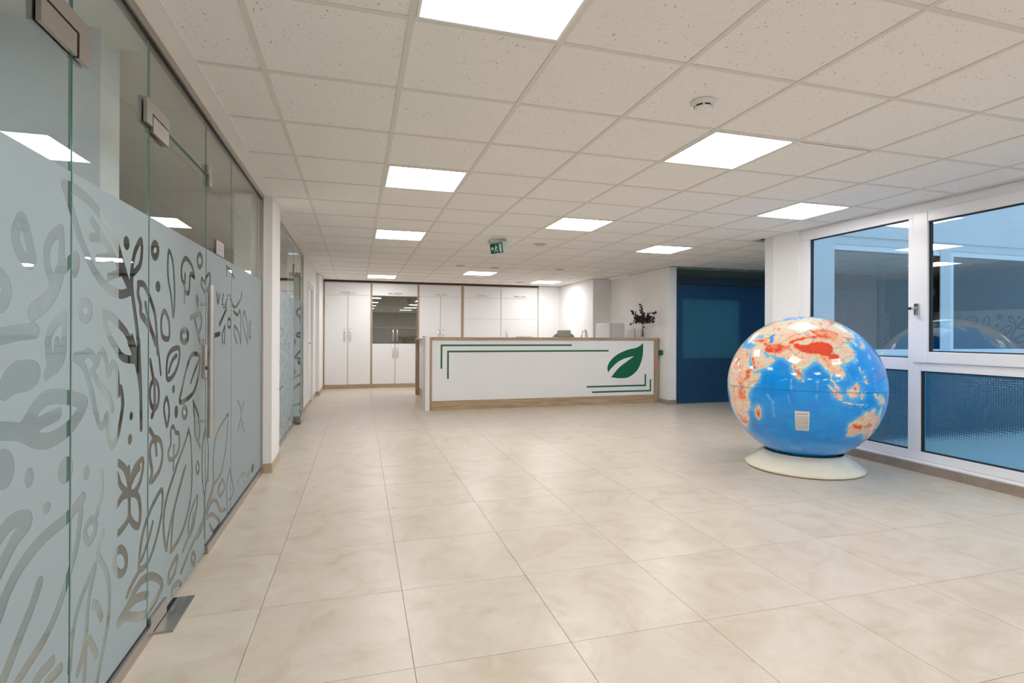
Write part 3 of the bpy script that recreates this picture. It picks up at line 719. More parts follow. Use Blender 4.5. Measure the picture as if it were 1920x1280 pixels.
GT = .006
def glass_pane(name, parent, y0, y1, z0, z1, film=True, dy=0.0, filmmat='film', x=XG, label=None):
    g = B(); x0, x1 = x - GT, x
    g.add([(x1, y0, z0), (x1, y1, z0), (x1, y1, z1), (x1, y0, z1)], [(0, 1, 2, 3)], 0)
    e = .0006
    g.box(x0, x1, y0, y0 + .0016, z0, z1, mi=1); g.box(x0, x1, y1 - .0016, y1, z0, z1, mi=1)
    g.box(x0, x1, y0, y1, z1 - .0016, z1, mi=1); g.box(x0, x1, y0, y1, z0, z0 + .0016, mi=1)
    g = g.obj(name, ['glass', 'glass_edge'], parent)
    if film and z0 < FILM_TOP:
        me = film_mesh(y0 + .003, y1 - .003, z0 + .003, FILM_TOP, lambda U, Z: np.stack([np.full(U.shape, x + .0016), U, Z], -1), dy)
        me.materials.append(M[filmmat]); link('frosted_film', me, g)
    return g

gp = thing('glass_partition', (XG, 3.4, 0), 'long frameless glass partition with frosted leaf pattern left of the hall', 'partition')
TOPZ = 2.352; TRZ = 2.052; BOTZ = .045
J = [.95, 1.818, 2.409, 3.238, 3.852, 4.985]
glass_pane('glass_panel', gp, J[1] + .003, J[2] - .003, BOTZ, TOPZ)
glass_pane('glass_panel', gp, J[3] + .003, J[4] - .002, BOTZ, TOPZ)
glass_pane('glass_panel', gp, J[4] + .002, J[5], BOTZ, TOPZ)
glass_pane('transom_panel', gp, J[0], J[1] - .003, TRZ + .006, TOPZ, film=False)
glass_pane('transom_panel', gp, J[2] + .003, J[3] - .003, TRZ + .006, TOPZ, film=False)
top = bx('top_rail', 'steel', gp, XG - .03, XG + .018, .93, 5.0, TOPZ - .004, CEIL - .004, bev=.002)
bx('rail_gasket', 'gap', top, XG + .001, XG + .006, .93, 5.0, TOPZ - .010, TOPZ - .004)
bx('end_post', 'steel_v', gp, XG - .03, XG + .018, 4.982, 5.0, 0, TOPZ - .004, bev=.002)
for a, b in ((J[1], J[2] + .02), (J[3], 4.982)):
    r_ = bx('bottom_rail', 'steel', gp, XG - .03, XG + .018, a, b, 0, .046, bev=.002)
    bx('rail_gasket', 'gap', r_, XG + .001, XG + .005, a, b, .046, .050)

def patch(name, parent, polys, mat='steel', t=.012):
    b = B()
    for poly in polys:
        for s0, s1 in ((XG + .0022, XG + .0022 + t), (XG - GT - t, XG - GT)):
            b.plate(poly, lambda p, s0=s0: (s0, p[0], p[1]), lambda p, s1=s1: (s1, p[0], p[1]))
    return b.obj(name, mat, parent)
# fixed halves of the top fittings
patch('corner_fitting', gp, [[(1.635, 2.058), (1.828, 2.058), (1.828, 1.985), (1.895, 1.985), (1.895, 2.105), (1.635, 2.105)]])
patch('corner_fitting', gp, [[(2.345, 2.002), (2.405, 2.002), (2.405, 2.056), (2.60, 2.056), (2.60, 2.10), (2.345, 2.10)]])
patch('corner_fitting', gp, [[(3.225, 2.057), (3.25, 2.057), (3.25, 2.0), (3.30, 2.0), (3.30, 2.105), (3.225, 2.105)]])
# small plaque on the fixed pane
pq = thing('door_plaque', (XG, 3.53, 1.70), 'small grey name plaque stuck on the glass beside the door handle', 'sign')
bx('plate', 'plaque', pq, XG + .0022, XG + .008, 3.435, 3.615, 1.655, 1.738, bev=.001)
for z in (1.690, 1.712): bx('text_line', 'plaqueink', pq, XG + .008, XG + .0088, 3.475, 3.585, z - .005, z + .005)

def glass_door(name, label, y0, y1, pivot, handle):
    d = thing(name, (XG, y0, 0), label, 'door', kind='structure')
    lf = glass_pane('glass_leaf', d, y0 + .003, y1 - .003, .012, TRZ - .002)
    s = 1 if pivot == y0 else -1
    def rng(a, b): return (pivot + s * a, pivot + s * b) if s > 0 else (pivot + s * b, pivot + s * a)
    a, b = rng(.004, .185)
    patch('top_patch', d, [[(a, 1.985), (b, 1.985), (b, 2.050), (a, 2.050)]])
    patch('bottom_patch', d, [[(a, .008), (b, .008), (b, .072), (a, .072)]])
    a, b = rng(-.01, .325)
    c = bx('floor_closer', 'steel_dark', d, XG + .016, XG + .085, a + .03, b - .0, .0005, .006, bev=.001)
    bx('cover_gap', 'gap', c, XG - .002, XG + .016, a + .03, b, .0005, .005)
    if handle:
        yb, xb = 3.10, -.726
        for sx, bar_x in ((1, xb), (-1, XG - GT - .06)):
            h = B().tube([(bar_x, yb, .657), (bar_x, yb, 1.444)], .016, 18).obj('pull_handle', 'steel_v', d)
            for z in (.742, 1.345):
                B().tube([(XG + .0025 if sx > 0 else XG - GT, yb, z), (bar_x, yb, z)], .008, 12).tube([(XG + .0025 if sx > 0 else XG - GT, yb, z), ((XG + .006) if sx > 0 else XG - GT - .006, yb, z)], .014, 14).obj('handle_post', 'chrome', h)
        lk = patch('lock_case', d, [[(3.165, .962), (3.234, .962), (3.234, 1.133), (3.165, 1.133)]], 'steel_v', .014)
        B().tube([(XG + .016, 3.20, 1.01), (XG + .022, 3.20, 1.01)], .010, 14).obj('lock_cylinder', 'black', lk)
    return d
glass_door('door_1', 'frosted glass door leaf at the left picture edge', J[0], J[1], J[1], False)
glass_door('door_2', 'frosted glass door with long steel pull handle', J[2], J[3], J[2], True)
patch('strike_case', gp, [[(3.243, .962), (3.30, .962), (3.30, 1.133), (3.243, 1.133)]], 'steel_v', .014)

# second glass partition beyond the pier, its door standing open
gp2 = thing('glass_partition', (XG, 7.0, 0), 'second glass partition with open door beyond the white pier', 'partition')
glass_pane('glass_panel', gp2, 5.485, 7.44, .045, 2.345, dy=3.9, filmmat='film2')
glass_pane('glass_panel', gp2, 8.34, 8.605, .045, 2.345, dy=5.3, filmmat='film2')
glass_pane('transom_panel', gp2, 7.446, 8.334, 2.02, 2.345, film=False)
bx('top_rail', 'steel', gp2, XG - .03, XG + .018, 5.48, 8.62, 2.341, CEIL - .004, bev=.002)
bx('end_post', 'steel_v', gp2, XG - .03, XG + .018, 8.604, 8.62, 0, 2.341, bev=.002)
bx('bottom_rail', 'steel', gp2, XG - .03, XG + .018, 5.485, 7.44, 0, .046, bev=.002)
bx('bottom_rail', 'steel', gp2, XG - .03, XG + .018, 8.34, 8.604, 0, .046, bev=.002)
bx('corner_fitting', 'steel', gp2, XG + .002, XG + .014, 7.41, 7.47, 1.97, 2.10)
d3 = thing('door_3', (XG, 7.6, 0), 'frosted glass door standing open in the second partition', 'door', kind='structure')
YD3 = 7.62
g = B(); g.add([(-1.58, YD3, .02), (-.716, YD3, .02), (-.716, YD3, 2.0), (-1.58, YD3, 2.0)], [(0, 1, 2, 3)], 0)
g.box(-.7176, -.716, YD3 - .005, YD3 + .005, .02, 2.0, mi=1)
g = g.obj('glass_leaf', ['glass', 'glass_edge'], d3)
me = film_mesh(.02, .86, .023, FILM_TOP, lambda U, Z: np.stack([-1.58 + U, np.full(U.shape, YD3 - .0016), Z], -1), -2.0)
me.materials.append(M['film2']); link('frosted_film', me, g)
bx('top_patch', 'steel_dark', d3, -.90, -.712, YD3 - .018, YD3 + .018, 1.955, 2.012, bev=.002)
bx('bottom_patch', 'steel_dark', d3, -.90, -.712, YD3 - .018, YD3 + .018, .012, .10, bev=.002)
bx('floor_closer', 'steel_dark', d3, -.83, -.705, YD3 - .10, YD3 + .2, .0005, .008, bev=.001)
B().tube([(-1.50, YD3 - .06, .66), (-1.50, YD3 - .06, 1.44)], .0125, 14).obj('pull_handle', 'steel_v', d3)

# narrow white door
d4 = thing('door_4', (-.78, 9.86, 0), 'narrow plain white door with steel lever in the left wall', 'door', kind='structure')
bx('door_leaf', 'laminate', d4, -.84, -.80, 9.37, 10.35, .008, 2.0, bev=.003)
bx('door_frame', 'upvc', d4, -.86, -.757, 9.302, 9.37, 0, 2.068, bev=.003)
bx('door_frame', 'upvc', d4, -.86, -.757, 10.35, 10.418, 0, 2.068, bev=.003)
bx('door_frame', 'upvc', d4, -.86, -.757, 9.37, 10.35, 2.0, 2.068, bev=.003)
hd = B().tube([(-.80, 9.46, 1.05), (-.745, 9.46, 1.05), (-.742, 9.60, 1.05)], .010, 12).obj('door_handle', 'steel', d4)
bx('threshold', 'steel_dark', d4, -.86, -.757, 9.37, 10.35, .0005, .006)

# ================================================================== GLOBE
GC = Vector((3.937, 3.955, .728)); GR = .6465; LON0 = 80.7; TILT = math.radians(1.7)
EURASIA = [(32.5,30),(34.2,31.3),(35.5,33.5),(36,36.5),(33,36.1),(30.5,36.6),(27.3,37),(26.5,39.3),(29,40.8),(32,42),(36,41.5),(41.5,41.5),(38,44.5),(37,47),(33,45.2),(31,46.6),(28.6,44),(28,42),(29,41.2),(26,40.8),(23,40.2),(24,38),(22.5,36.6),(21,38.5),(19.4,41),(15,44.5),(12.5,45.5),(13.8,43),(18.4,40.1),(16,38),(14,40.8),(10.3,43.8),(7,43.6),(3,43),(0,40),(-2,36.8),(-5.6,36),(-9,37),(-9.4,39),(-8.8,43.2),(-2,43.4),(-1.5,46.5),(-4.7,48.4),(1.5,50.5),(5,53.2),(8.5,54),(8.3,57),(10.6,57.6),(11,54.2),(18.5,54.8),(21.5,57.5),(24,58.2),(28,59.8),(23,60),(21.3,62.5),(25.4,65),(22,65.6),(17.2,61.5),(18,59),(15.8,56.2),(12.8,55.5),(11,59),(7,58),(5.2,60.5),(11,64.5),(15,68.5),(25,71),(31,70),(41,67.5),(40,66),(34,66.5),(37.5,64.2),(44,66.5),(46,68),(54,68.5),(60.5,69),(68,68.5),(67,71.5),(72.5,73),(73,67),(78,72),(87,75),(104,77.5),(113,74),(128,73),(140,72.5),(160,70),(170,70),(180,69),(180,65),(177.5,62.5),(170.5,60),(163.5,59),(162,55),(156.8,51.2),(155.7,56.5),(163.5,62),(156,61.5),(142.5,59),(135.3,54.8),(141,52.5),(140.5,48.5),(135.5,44),(131,43),(127.7,39.8),(129.4,37),(129,35.2),(126.4,34.5),(126.8,37.5),(125,39.6),(121.5,39),(122,40.6),(118,39),(119,37.3),(122.5,37.2),(119.3,35),(121.9,31.5),(121.8,28.5),(119,25.5),(114.2,22.4),(110.3,21),(108.5,21.7),(105.8,19),(109.2,13),(107,10.5),(104.8,8.7),(105,10.5),(102.5,12),(100.9,13.4),(99.9,11.8),(99.3,9.3),(100.5,7.2),(103.4,4),(104.2,1.4),(103.5,1.3),(101.3,3),(100.3,5.8),(98.3,8),(98.6,12),(97.7,16.3),(95.3,15.8),(94.3,18.5),(92.3,21),(90.5,22.5),(88,21.6),(86.9,20.5),(82.3,16.6),(80.2,15.5),(80.2,13),(79.8,10.4),(78,8.5),(77.5,8.1),(76.3,10),(74.8,13),(73,17.5),(72.8,20.8),(70.8,20.8),(69,22.3),(67,24.8),(61.6,25.2),(57.2,26.8),(54,26.6),(50.8,29.2),(48.5,30),(48,29.5),(50.2,26.5),(51.5,25.5),(51.6,24.2),(54.5,24.3),(56.4,26.3),(56.6,24.3),(59.8,22.5),(57.8,19),(55.2,17.4),(52.2,15.6),(45,12.8),(43.4,12.7),(42.7,16.5),(39,21),(35.2,28),(34.9,29.5),(34.3,27.8),(32.5,29.9)]
AFRICA = [(32.5,30),(32.3,31.2),(29.5,31),(25,31.6),(20,32.7),(19,30.3),(15.3,32.3),(10.8,34),(11,37),(9.7,37.3),(0,36),(-5.9,35.8),(-9.8,31.5),(-13,27.7),(-17,21),(-16.5,16),(-17.4,14.7),(-15,11),(-13,8.5),(-7.7,4.4),(-2,4.8),(4.3,6.3),(6,4.3),(9.5,4),(9.3,-.5),(13.5,-8.5),(11.8,-16),(14.5,-23),(18.3,-34),(20,-34.8),(25.7,-34),(32,-28.8),(35.5,-24),(35,-20),(40.6,-15),(40.4,-10.5),(39,-6),(41.7,-1.8),(46,2.2),(49,6.5),(51.2,11.8),(47,11.1),(43.3,11.6),(42.5,13.3),(39.5,15.5),(37.3,19),(35.5,24),(33.8,27.5),(32.6,29.8)]
LANDS = [EURASIA, AFRICA,
 [(49.2,-12),(50.4,-15.8),(47.2,-24.8),(45,-25.5),(43.4,-22.5),(44.4,-19.8),(44.2,-16.5),(47.5,-14.7)], [(80,9.8),(81.8,7.5),(80.6,6),(79.8,7.6)],
 [(95.3,5.6),(98,4.3),(100.4,2.2),(103.6,-1),(106,-3),(105.8,-5.8),(104.2,-5.7),(101,-2.8),(98.6,1.5)], [(105.2,-6.7),(108.5,-6.7),(112.5,-6.9),(114.5,-8),(114.3,-8.7),(110,-8.1),(106.5,-7.4)],
 [(115,-8.2),(119,-8.3),(123,-8.3),(122,-8.9),(117,-9)], [(123.5,-10.3),(127,-8.4),(124.5,-9.1)],
 [(109,1.5),(111.4,2.6),(113.5,3.6),(116.8,7),(119,5.2),(117.6,2.5),(118.8,1),(116.5,-1.5),(116,-3.9),(114.5,-4),(111.5,-3.4),(110,-1.5)],
 [(119.5,-5.5),(119.4,-3),(119.8,.6),(123,.9),(125,1.6),(123,.3),(120.5,.3),(121.5,-1),(123.3,-1),(121.6,-2),(122.8,-4.5),(121,-2.8),(120.4,-5.5)],
 [(131,-.8),(134,-.9),(135,-3.3),(138,-1.7),(144.5,-3.8),(147.5,-6),(150.7,-10.5),(146,-8.5),(143,-9.2),(138,-8.3),(137.8,-5.2),(133,-4),(132.7,-2.8)],
 [(120.5,18.4),(122.2,18.4),(121.6,15),(124,13),(120.7,14)], [(122,7),(125.4,9.7),(126.4,7),(125.5,5.7),(124,7.3)], [(122,11.7),(123.3,9.2),(125.2,11.2),(124.8,12.4)],
 [(121.5,25.2),(120.8,22),(120.1,23.5)], [(108.7,19.2),(110.9,19.9),(109.6,18.3)],
 [(131,34),(135,35.6),(137,37),(140,40),(141.5,41.3),(141.9,39.5),(140.8,36),(138.5,34.7),(135.8,33.5),(132.5,34)], [(130,33.5),(131.9,33.2),(130.8,31.2),(130.1,32.3)], [(140.3,42),(141.7,45.4),(145.4,43.3),(143.2,42)], [(142,54),(143.3,50),(142.8,46.2),(142,47.5)],
 [(113.7,-22.5),(114.2,-26.5),(115.7,-31.8),(115,-34.3),(118,-35),(123.8,-33.9),(126,-32.3),(131.2,-31.5),(135.5,-34.8),(137.8,-32.8),(138.2,-35.6),(140.5,-38),(143.5,-38.8),(146.3,-39),(150,-37.4),(151.5,-33),(153.5,-28.5),(150.8,-23.5),(146.2,-19),(145.3,-15),(142.5,-10.8),(141.6,-13.5),(140.8,-17.5),(139.2,-17.4),(135.5,-15),(136.8,-12.2),(132.5,-11.3),(130.6,-12.6),(129.5,-15),(126,-14),(122.2,-18),(119,-20)],
 [(144.7,-40.8),(148.3,-40.9),(147.8,-43.2),(146,-43.5)], [(172.7,-34.5),(178.3,-37.7),(175.2,-41.5),(173.8,-39.3)], [(172.7,-40.6),(174.2,-41.8),(170.6,-46),(166.6,-46)],
 [(-168,66),(-156,71),(-128,70),(-95,72),(-82,68),(-95,60),(-82,55),(-79,52),(-78,60),(-65,60),(-56,52),(-66,44),(-75,38),(-81,30),(-80,25),(-83,29),(-90,29.5),(-97,27),(-97,20),(-90,21),(-88,16),(-83,10),(-78,8),(-85,10),(-95,16),(-105,20),(-112,30),(-117,33),(-124,41),(-124,48),(-135,58),(-150,60),(-160,56),(-162,60),(-166,62)],
 [(-78,8),(-72,12),(-60,9),(-50,0),(-35,-6),(-39,-15),(-48,-27),(-57,-36),(-65,-43),(-68,-54),(-74,-50),(-72,-30),(-70,-18),(-81,-5),(-78,2)], [(-45,60),(-25,70),(-20,80),(-40,83),(-68,78),(-52,68)],
 [(-5.5,50),(1.5,51.5),(-1.5,55),(-3,58.6),(-5.5,57),(-3,54)], [(-22,64),(-14,65),(-18,66.5)], [(52,71),(57,71),(68,77),(60,76)], [(95,79),(105,79),(100,81)], [(138,76),(150,75.5),(142,74.5)]]
LAKES = [[(47,45),(51,47),(53,45),(50.5,44.2),(53,41.5),(54,37.5),(50,37.5),(49.3,40.5),(47.5,43)], [(58.5,45),(61,46),(60,43.5)], [(32,0),(34,.2),(33.5,-2.5),(31.8,-2)], [(104,51.6),(109.5,55.5),(109,54),(105,51.5)], [(74,45.5),(79,46.8),(76,45.6)]]
RED = [([(72,35.5),(78,36.2),(84,36.4),(90,37.2),(94,38.8),(101,38.4),(104.5,35),(103.5,31),(101,27.5),(98,27.3),(92,28),(86,28.5),(80,30.6),(75,33.5)], 1.0), ([(67,38.5),(73,40.5),(80,43.2),(88,44),(95,43.4),(86,42),(78,41),(74,39),(72,37),(68,36)], .85),
 ([(44,38.5),(48,36.4),(53,36.2),(60,37),(66,35),(70,36),(69,31),(64,28),(58,27.4),(53,28.5),(49.5,31),(46,34.5)], .5), ([(29,39),(34,40.5),(41,41),(47,42),(46,38),(40,37),(33,37.2)], .45), ([(41,43.4),(47.5,42.4),(47,41.4),(42,42.4)], .9), ([(36,15),(39.8,14.5),(40.5,10),(42.5,9),(39,5.5),(35.5,7)], .5),
 ([(28.8,3),(36,3.5),(38,-3),(35.5,-11),(33,-14),(29,-9)], .32), ([(16,-20),(22,-25),(30,-24),(31,-29),(27,-32),(20,-31)], .4), ([(88,51),(98,53),(112,51),(117,47),(111,42),(100,41),(92,45)], .4), ([(38.5,23),(41.5,18),(43.3,14),(45.5,14.5),(43,19),(40,23.5)], .65), ([(73.6,19.5),(76,12),(77.3,8.8),(77.8,12),(75.5,19)], .35),
 ([(98,28),(105,28),(108,24),(104,22),(99,22)], .6), ([(95,26),(97,24),(99,18),(97.5,18)], .5), ([(116,-22),(122,-23),(128,-25),(128,-29),(120,-28)], .45), ([(132,-22),(138,-21),(140,-26),(133,-27)], .45), ([(147,-28),(151,-26),(151,-31),(148.5,-36)], .5), ([(110,56),(130,60),(140,66),(130,67),(118,60)], .5), ([(148,62),(160,66),(168,66),(156,63)], .45), ([(12,12),(17,23),(24,22),(18,14)], .35), ([(58,52),(60,62),(66,68),(61,60)], .5), ([(135,-4),(141,-5),(147,-7.5),(143,-6)], .8), ([(112,3),(116,5),(115,1)], .6), ([(99.5,1),(103,-3.5),(101,-2)], .6), ([(46,-15),(48,-18),(46,-24),(45,-21)], .6), ([(6,45),(14,47.3),(13,46.2),(8,44.8)], .7)]
NLON, NLAT = 1080, 541
def build_map():
    lon = np.linspace(-180, 180, NLON, endpoint=False); lat = np.linspace(-90, 90, NLAT)
    LO, LA = np.meshgrid(lon, lat)
    rng = np.random.default_rng(5)
    def vnoise(scale, seed):
        r = np.random.default_rng(seed); n = int(360 / scale) + 2; g = r.random((n, n))
        g[:, -2:] = g[:, :2]
        u = (LO + 180) / 360 * (n - 2); v = (LA + 90) / 180 * (n - 2)
        i = np.floor(u).astype(int); j = np.floor(v).astype(int); fu = u - i; fv = v - j
        fu = fu * fu * (3 - 2 * fu); fv = fv * fv * (3 - 2 * fv); j1 = np.minimum(j + 1, n - 1)
        return (g[j, i] * (1 - fu) + g[j, i + 1] * fu) * (1 - fv) + (g[j1, i] * (1 - fu) + g[j1, i + 1] * fu) * fv
    jx = (vnoise(4, 1) - .5) * 2.2 + (vnoise(1.8, 2) - .5) * 1.2; jy = (vnoise(4, 3) - .5) * 1.8 + (vnoise(1.8, 4) - .5) * 1.0
    def inside(poly, jit=1.0):
        X = LO + jx * jit; Y = LA + jy * jit
        m = np.zeros(LO.shape, bool); n = len(poly)
        for k in range(n):
            x0, y0 = poly[k]; x1, y1 = poly[(k + 1) % n]
            if y0 == y1: continue
            c = ((Y >= min(y0, y1)) & (Y < max(y0, y1)))
            m ^= c & (X < x0 + (Y - y0) * (x1 - x0) / (y1 - y0))
        return m
    def blur(a, k):
        a = a.astype(float)
        for _ in range(2):
            p = np.concatenate([a[:, -k:], a, a[:, :k]], 1); c = np.cumsum(np.pad(p, ((0, 0), (1, 0))), 1); a = (c[:, 2 * k + 1:] - c[:, :-2 * k - 1]) / (2 * k + 1)
            p = np.pad(a, ((k, k), (0, 0)), mode='edge'); c = np.cumsum(np.pad(p, ((1, 0), (0, 0))), 0); a = (c[2 * k + 1:] - c[:-2 * k - 1]) / (2 * k + 1)
        return a
    land = np.zeros(LO.shape, bool)
    for p in LANDS: land |= inside(p, .55 if len(p) > 9 else .35)
    land |= LA + jy * 2 < -71
    lake = np.zeros(LO.shape, bool)
    for p in LAKES: lake |= inside(p, .4)
    elev = np.zeros(LO.shape)
    for p, h in RED: elev = np.maximum(elev, blur(inside(p, 1.0), 2) * h)
    n1, n2, n3 = vnoise(7, 11), vnoise(2.6, 12), vnoise(1.0, 13)
    coast = blur(land, 2); shelf = blur(land, 8)
    c = lambda r, g, b: np.array([((v / 255 + .055) / 1.055) ** 2.4 for v in (r, g, b)])
    deep, sea, shal = c(0, 134, 236), c(0, 160, 248), c(120, 196, 246)
    ocean = deep + (sea - deep) * np.clip(.3 + n1 * .6, 0, 1)[..., None]
    ocean = ocean * (1 - .10 * (n2 - .5)[..., None])
    sh = np.clip((shelf - .06) / .40 + (n2 - .5) * .5, 0, 1)
    ocean = ocean + (shal - ocean) * sh[..., None]
    for x0, y0, x1, y1, w in ((56,-4,61,-10,.9),(60,-9,60,-21,1.1),(72,-9,71,-4,.8),(73,8,73,0,1.1),(90,8,89,-6,.7),(133,4,134,12,.5),(145,15,147,20,.5),(69,-50,78,-52,2.5)):
        t = np.clip(((LO - x0) * (x1 - x0) + (LA - y0) * (y1 - y0)) / ((x1 - x0) ** 2 + (y1 - y0) ** 2), 0, 1)
        d = np.hypot(LO - x0 - t * (x1 - x0), LA - y0 - t * (y1 - y0)) + (n2 - .5) * 1.2
        ocean = ocean + (shal - ocean) * (np.clip(1 - d / w, 0, 1) * .7)[..., None]
    low, mid, org, red = c(226, 228, 200), c(248, 208, 182), c(250, 172, 132), c(238, 78, 40)
    e = np.clip(elev * 1.05 + (n1 - .5) * .35 + (n2 - .5) * .30 + .32 - .28 * np.clip(1.6 - coast * 1.8, 0, 1), 0, 1)
    e = np.where((LA > 47) & (elev < .2), e * .75 + .02, e)
    stops = np.array([0, .16, .36, .62, .92]); cols = np.stack([c(196, 224, 190), low, mid, org, red])
    landc = np.stack([np.interp(e, stops, cols[:, k]) for k in range(3)], -1)
    landc *= (1 + (n3 - .5) * .22)[..., None]
    # borders: edges of irregular cells, printed as thin plum lines
    seeds = rng.random((240, 3)); seeds[:, 0] = seeds[:, 0] * 360 - 180; seeds[:, 1] = seeds[:, 1] * 125 - 50
    d1 = np.full(LO.shape, 1e9); d2 = np.full(LO.shape, 1e9)
    for sx, sy, _ in seeds:
        dx = (LO + jx * 1.5 - sx + 180) % 360 - 180
        d = np.hypot(dx * np.cos(np.radians(LA)), LA + jy * 1.5 - sy); d2 = np.minimum(d2, np.maximum(d, d1)); d1 = np.minimum(d1, d)
    bo = np.clip(1 - (d2 - d1) / .6, 0, 1) * .75
    landc = landc + (c(150, 70, 80) - landc) * bo[..., None]
    col = np.where((land & ~lake)[..., None], landc, ocean)
    col[lake] = c(70, 160, 225)
    edge = np.clip(1 - np.abs(blur(land, 1) - .5) * 4, 0, 1) * .45
    col = col + (c(150, 205, 215) - col) * edge[..., None] * .6
    gl = np.clip(1 - np.abs((LO + 5) % 10 - 5) / .3, 0, 1) * .16 + np.clip(1 - np.abs((LA + 5) % 10 - 5) / .3, 0, 1) * .16
    gl = np.maximum(gl, np.clip(1 - np.abs(LA) / .45, 0, 1) * .75)
    col = col + (c(10, 70, 130) - col) * np.clip(gl, 0, 1)[..., None]
    return lon, lat, np.clip(col, 0, 1)
def globe_point(lon, lat, R):
    lo = np.radians(np.asarray(lon) - LON0); la = np.radians(np.asarray(lat))
    T = np.array([-.70549, -.70872, 0]); Rt = np.array([.70872, -.70549, 0]); Up = np.array([0, 0, 1.])
    a = np.cos(la) * np.cos(lo); b = np.cos(la) * np.sin(lo); z = np.sin(la)
    a2 = a * math.cos(TILT) - z * math.sin(TILT); z2 = a * math.sin(TILT) + z * math.cos(TILT)
    return np.array(GC) + R * (a2[..., None] * T + b[..., None] * Rt + z2[..., None] * Up)
globe = thing('floor_globe', (GC.x, GC.y, 0), 'large glossy world globe on an ivory base beside the window', 'globe')
lon, lat, colmap = build_map()
LO, LA = np.meshgrid(lon, lat)
V = globe_point(LO.ravel(), LA.ravel(), GR)
jj, ii = np.meshgrid(np.arange(NLAT - 1), np.arange(NLON), indexing='ij')
i2 = (ii + 1) % NLON
Fq = np.stack([jj * NLON + ii, jj * NLON + i2, (jj + 1) * NLON + i2, (jj + 1) * NLON + ii], -1).reshape(-1, 4)
me = bpy.data.meshes.new('globe_ball')
me.vertices.add(len(V)); me.vertices.foreach_set('co', V.astype(np.float32).ravel())
me.loops.add(Fq.size); me.loops.foreach_set('vertex_index', Fq.astype(np.int32).ravel())
me.polygons.add(len(Fq)); me.polygons.foreach_set('loop_start', np.arange(0, Fq.size, 4, dtype=np.int32))
me.polygons.foreach_set('use_smooth', np.ones(len(Fq), bool))
ca = me.color_attributes.new('map', 'FLOAT_COLOR', 'POINT')
ca.data.foreach_set('color', np.concatenate([colmap.reshape(-1, 3), np.ones((len(V), 1))], 1).astype(np.float32).ravel())
me.update(calc_edges=True); me.materials.append(M['map'])
ball = link('globe_ball', me, globe)
def sphere_patch(name, mat, parent, lo0, lo1, la0, la1, R, n=8):
    a, b = np.meshgrid(np.linspace(lo0, lo1, n), np.linspace(la0, la1, n))
    P = globe_point(a.ravel(), b.ravel(), R)
    f = [(j * n + i, j * n + i + 1, (j + 1) * n + i + 1, (j + 1) * n + i) for j in range(n - 1) for i in range(n - 1)]
    return B().add([tuple(map(float, q)) for q in P], f, 0, True).obj(name, mat, parent)
lab = sphere_patch('legend_label', 'paper', ball, 75.2, 85.0, -30.6, -14.8, GR + .0012)
sphere_patch('legend_print', 'print2', globe, 75.9, 84.3, -29.7, -18.6, GR + .002)
sphere_patch('legend_title', 'print', globe, 75.9, 84.2, -17.2, -16.6, GR + .002)
for la in (-19.6, -21.4, -23.2, -25.0, -26.8, -28.6):
    sphere_patch('legend_line', 'paper', globe, 76.3, 83.8, la - .35, la + .35, GR + .0026)
# base: sloping ivory skirt, rim and the three black bearings
bs = B().lathe([(.0, .004), (.478, .004), (.490, .012), (.490, .026), (.482, .033), (.334, .144), (.326, .148), (.312, .146), (.300, .118), (.0, .075)], 96, (GC.x, GC.y, 0), sharp=True)
bs.obj('base', 'ivory', globe)
for k in range(10):
    a0, a1 = k * 2 * PI / 10 + .1, k * 2 * PI / 10 + .46
    b = B()
    for q in range(6):
        t0, t1 = a0 + (a1 - a0) * q / 6, a0 + (a1 - a0) * (q + 1) / 6
        for (ra, za, rb, zb) in ((.3105, .142, .3225, .160),):
            P = []
            for t in (t0, t1):
                P += [(GC.x + ra * math.cos(t), GC.y + ra * math.sin(t), za), (GC.x + rb * math.cos(t), GC.y + rb * math.sin(t), za + .004), (GC.x + rb * math.cos(t), GC.y + rb * math.sin(t), zb), (GC.x + ra * math.cos(t), GC.y + ra * math.sin(t), zb)]
            b.add(P, [(0, 1, 5, 4), (1, 2, 6, 5), (2, 3, 7, 6), (3, 0, 4, 7)])
    b.obj('support_pad', 'gap', globe)

# ================================================================== RECEPTION COUNTER
ct_ = thing('reception_counter', (3.1, 8.6, 0), 'white reception counter with oak trim and green leaf emblem', 'counter')
YC = 8.42
bx('front_panel', 'laminate', ct_, 1.14, 5.086, YC, YC + .03, .147, 1.11)
bx('plinth', 'oak', ct_, 1.116, 5.10, YC - .004, YC + .05, 0, .147)
bx('trim', 'oak_v', ct_, 1.104, 1.140, YC - .018, YC + .08, 0, 1.112, bev=.001)
bx('trim', 'oak_v', ct_, 5.086, 5.162, YC - .018, YC + .36, 0, 1.112, bev=.001)
bx('counter_top', 'oak', ct_, 1.104, 5.185, YC - .022, YC + .36, 1.112, 1.155, bev=.0015)
bx('end_panel', 'laminate', ct_, 1.036, 1.103, YC - .024, YC + .40, 0, 1.175, bev=.0015)
bx('back_panel', 'laminate', ct_, 1.14, 5.086, YC + .10, YC + .12, .0, 1.11)
cr_ = thing('counter_return', (1.25, 9.8, 0), 'white side return of the reception counter with oak end post', 'counter')
bx('side_panel', 'laminate', cr_, 1.20, 1.23, YC + .40, 10.72, .147, 1.11)
bx('side_plinth', 'oak', cr_, 1.197, 1.24, YC + .40, 10.72, 0, .147)
bx('side_top', 'oak', cr_, 1.13, 1.42, YC + .40, 10.80, 1.095, 1.122, bev=.001)
bx('corner_post', 'oak_v', cr_, 1.13, 1.228, 10.72, 10.78, 0, 1.095, bev=.001)
bx('work_surface', 'oak', ct_, 1.44, 5.18, YC + .12, YC + .66, .72, .745, bev=.001)
bx('support', 'laminate', ct_, 3.0, 3.03, YC + .12, YC + .70, 0, .72)
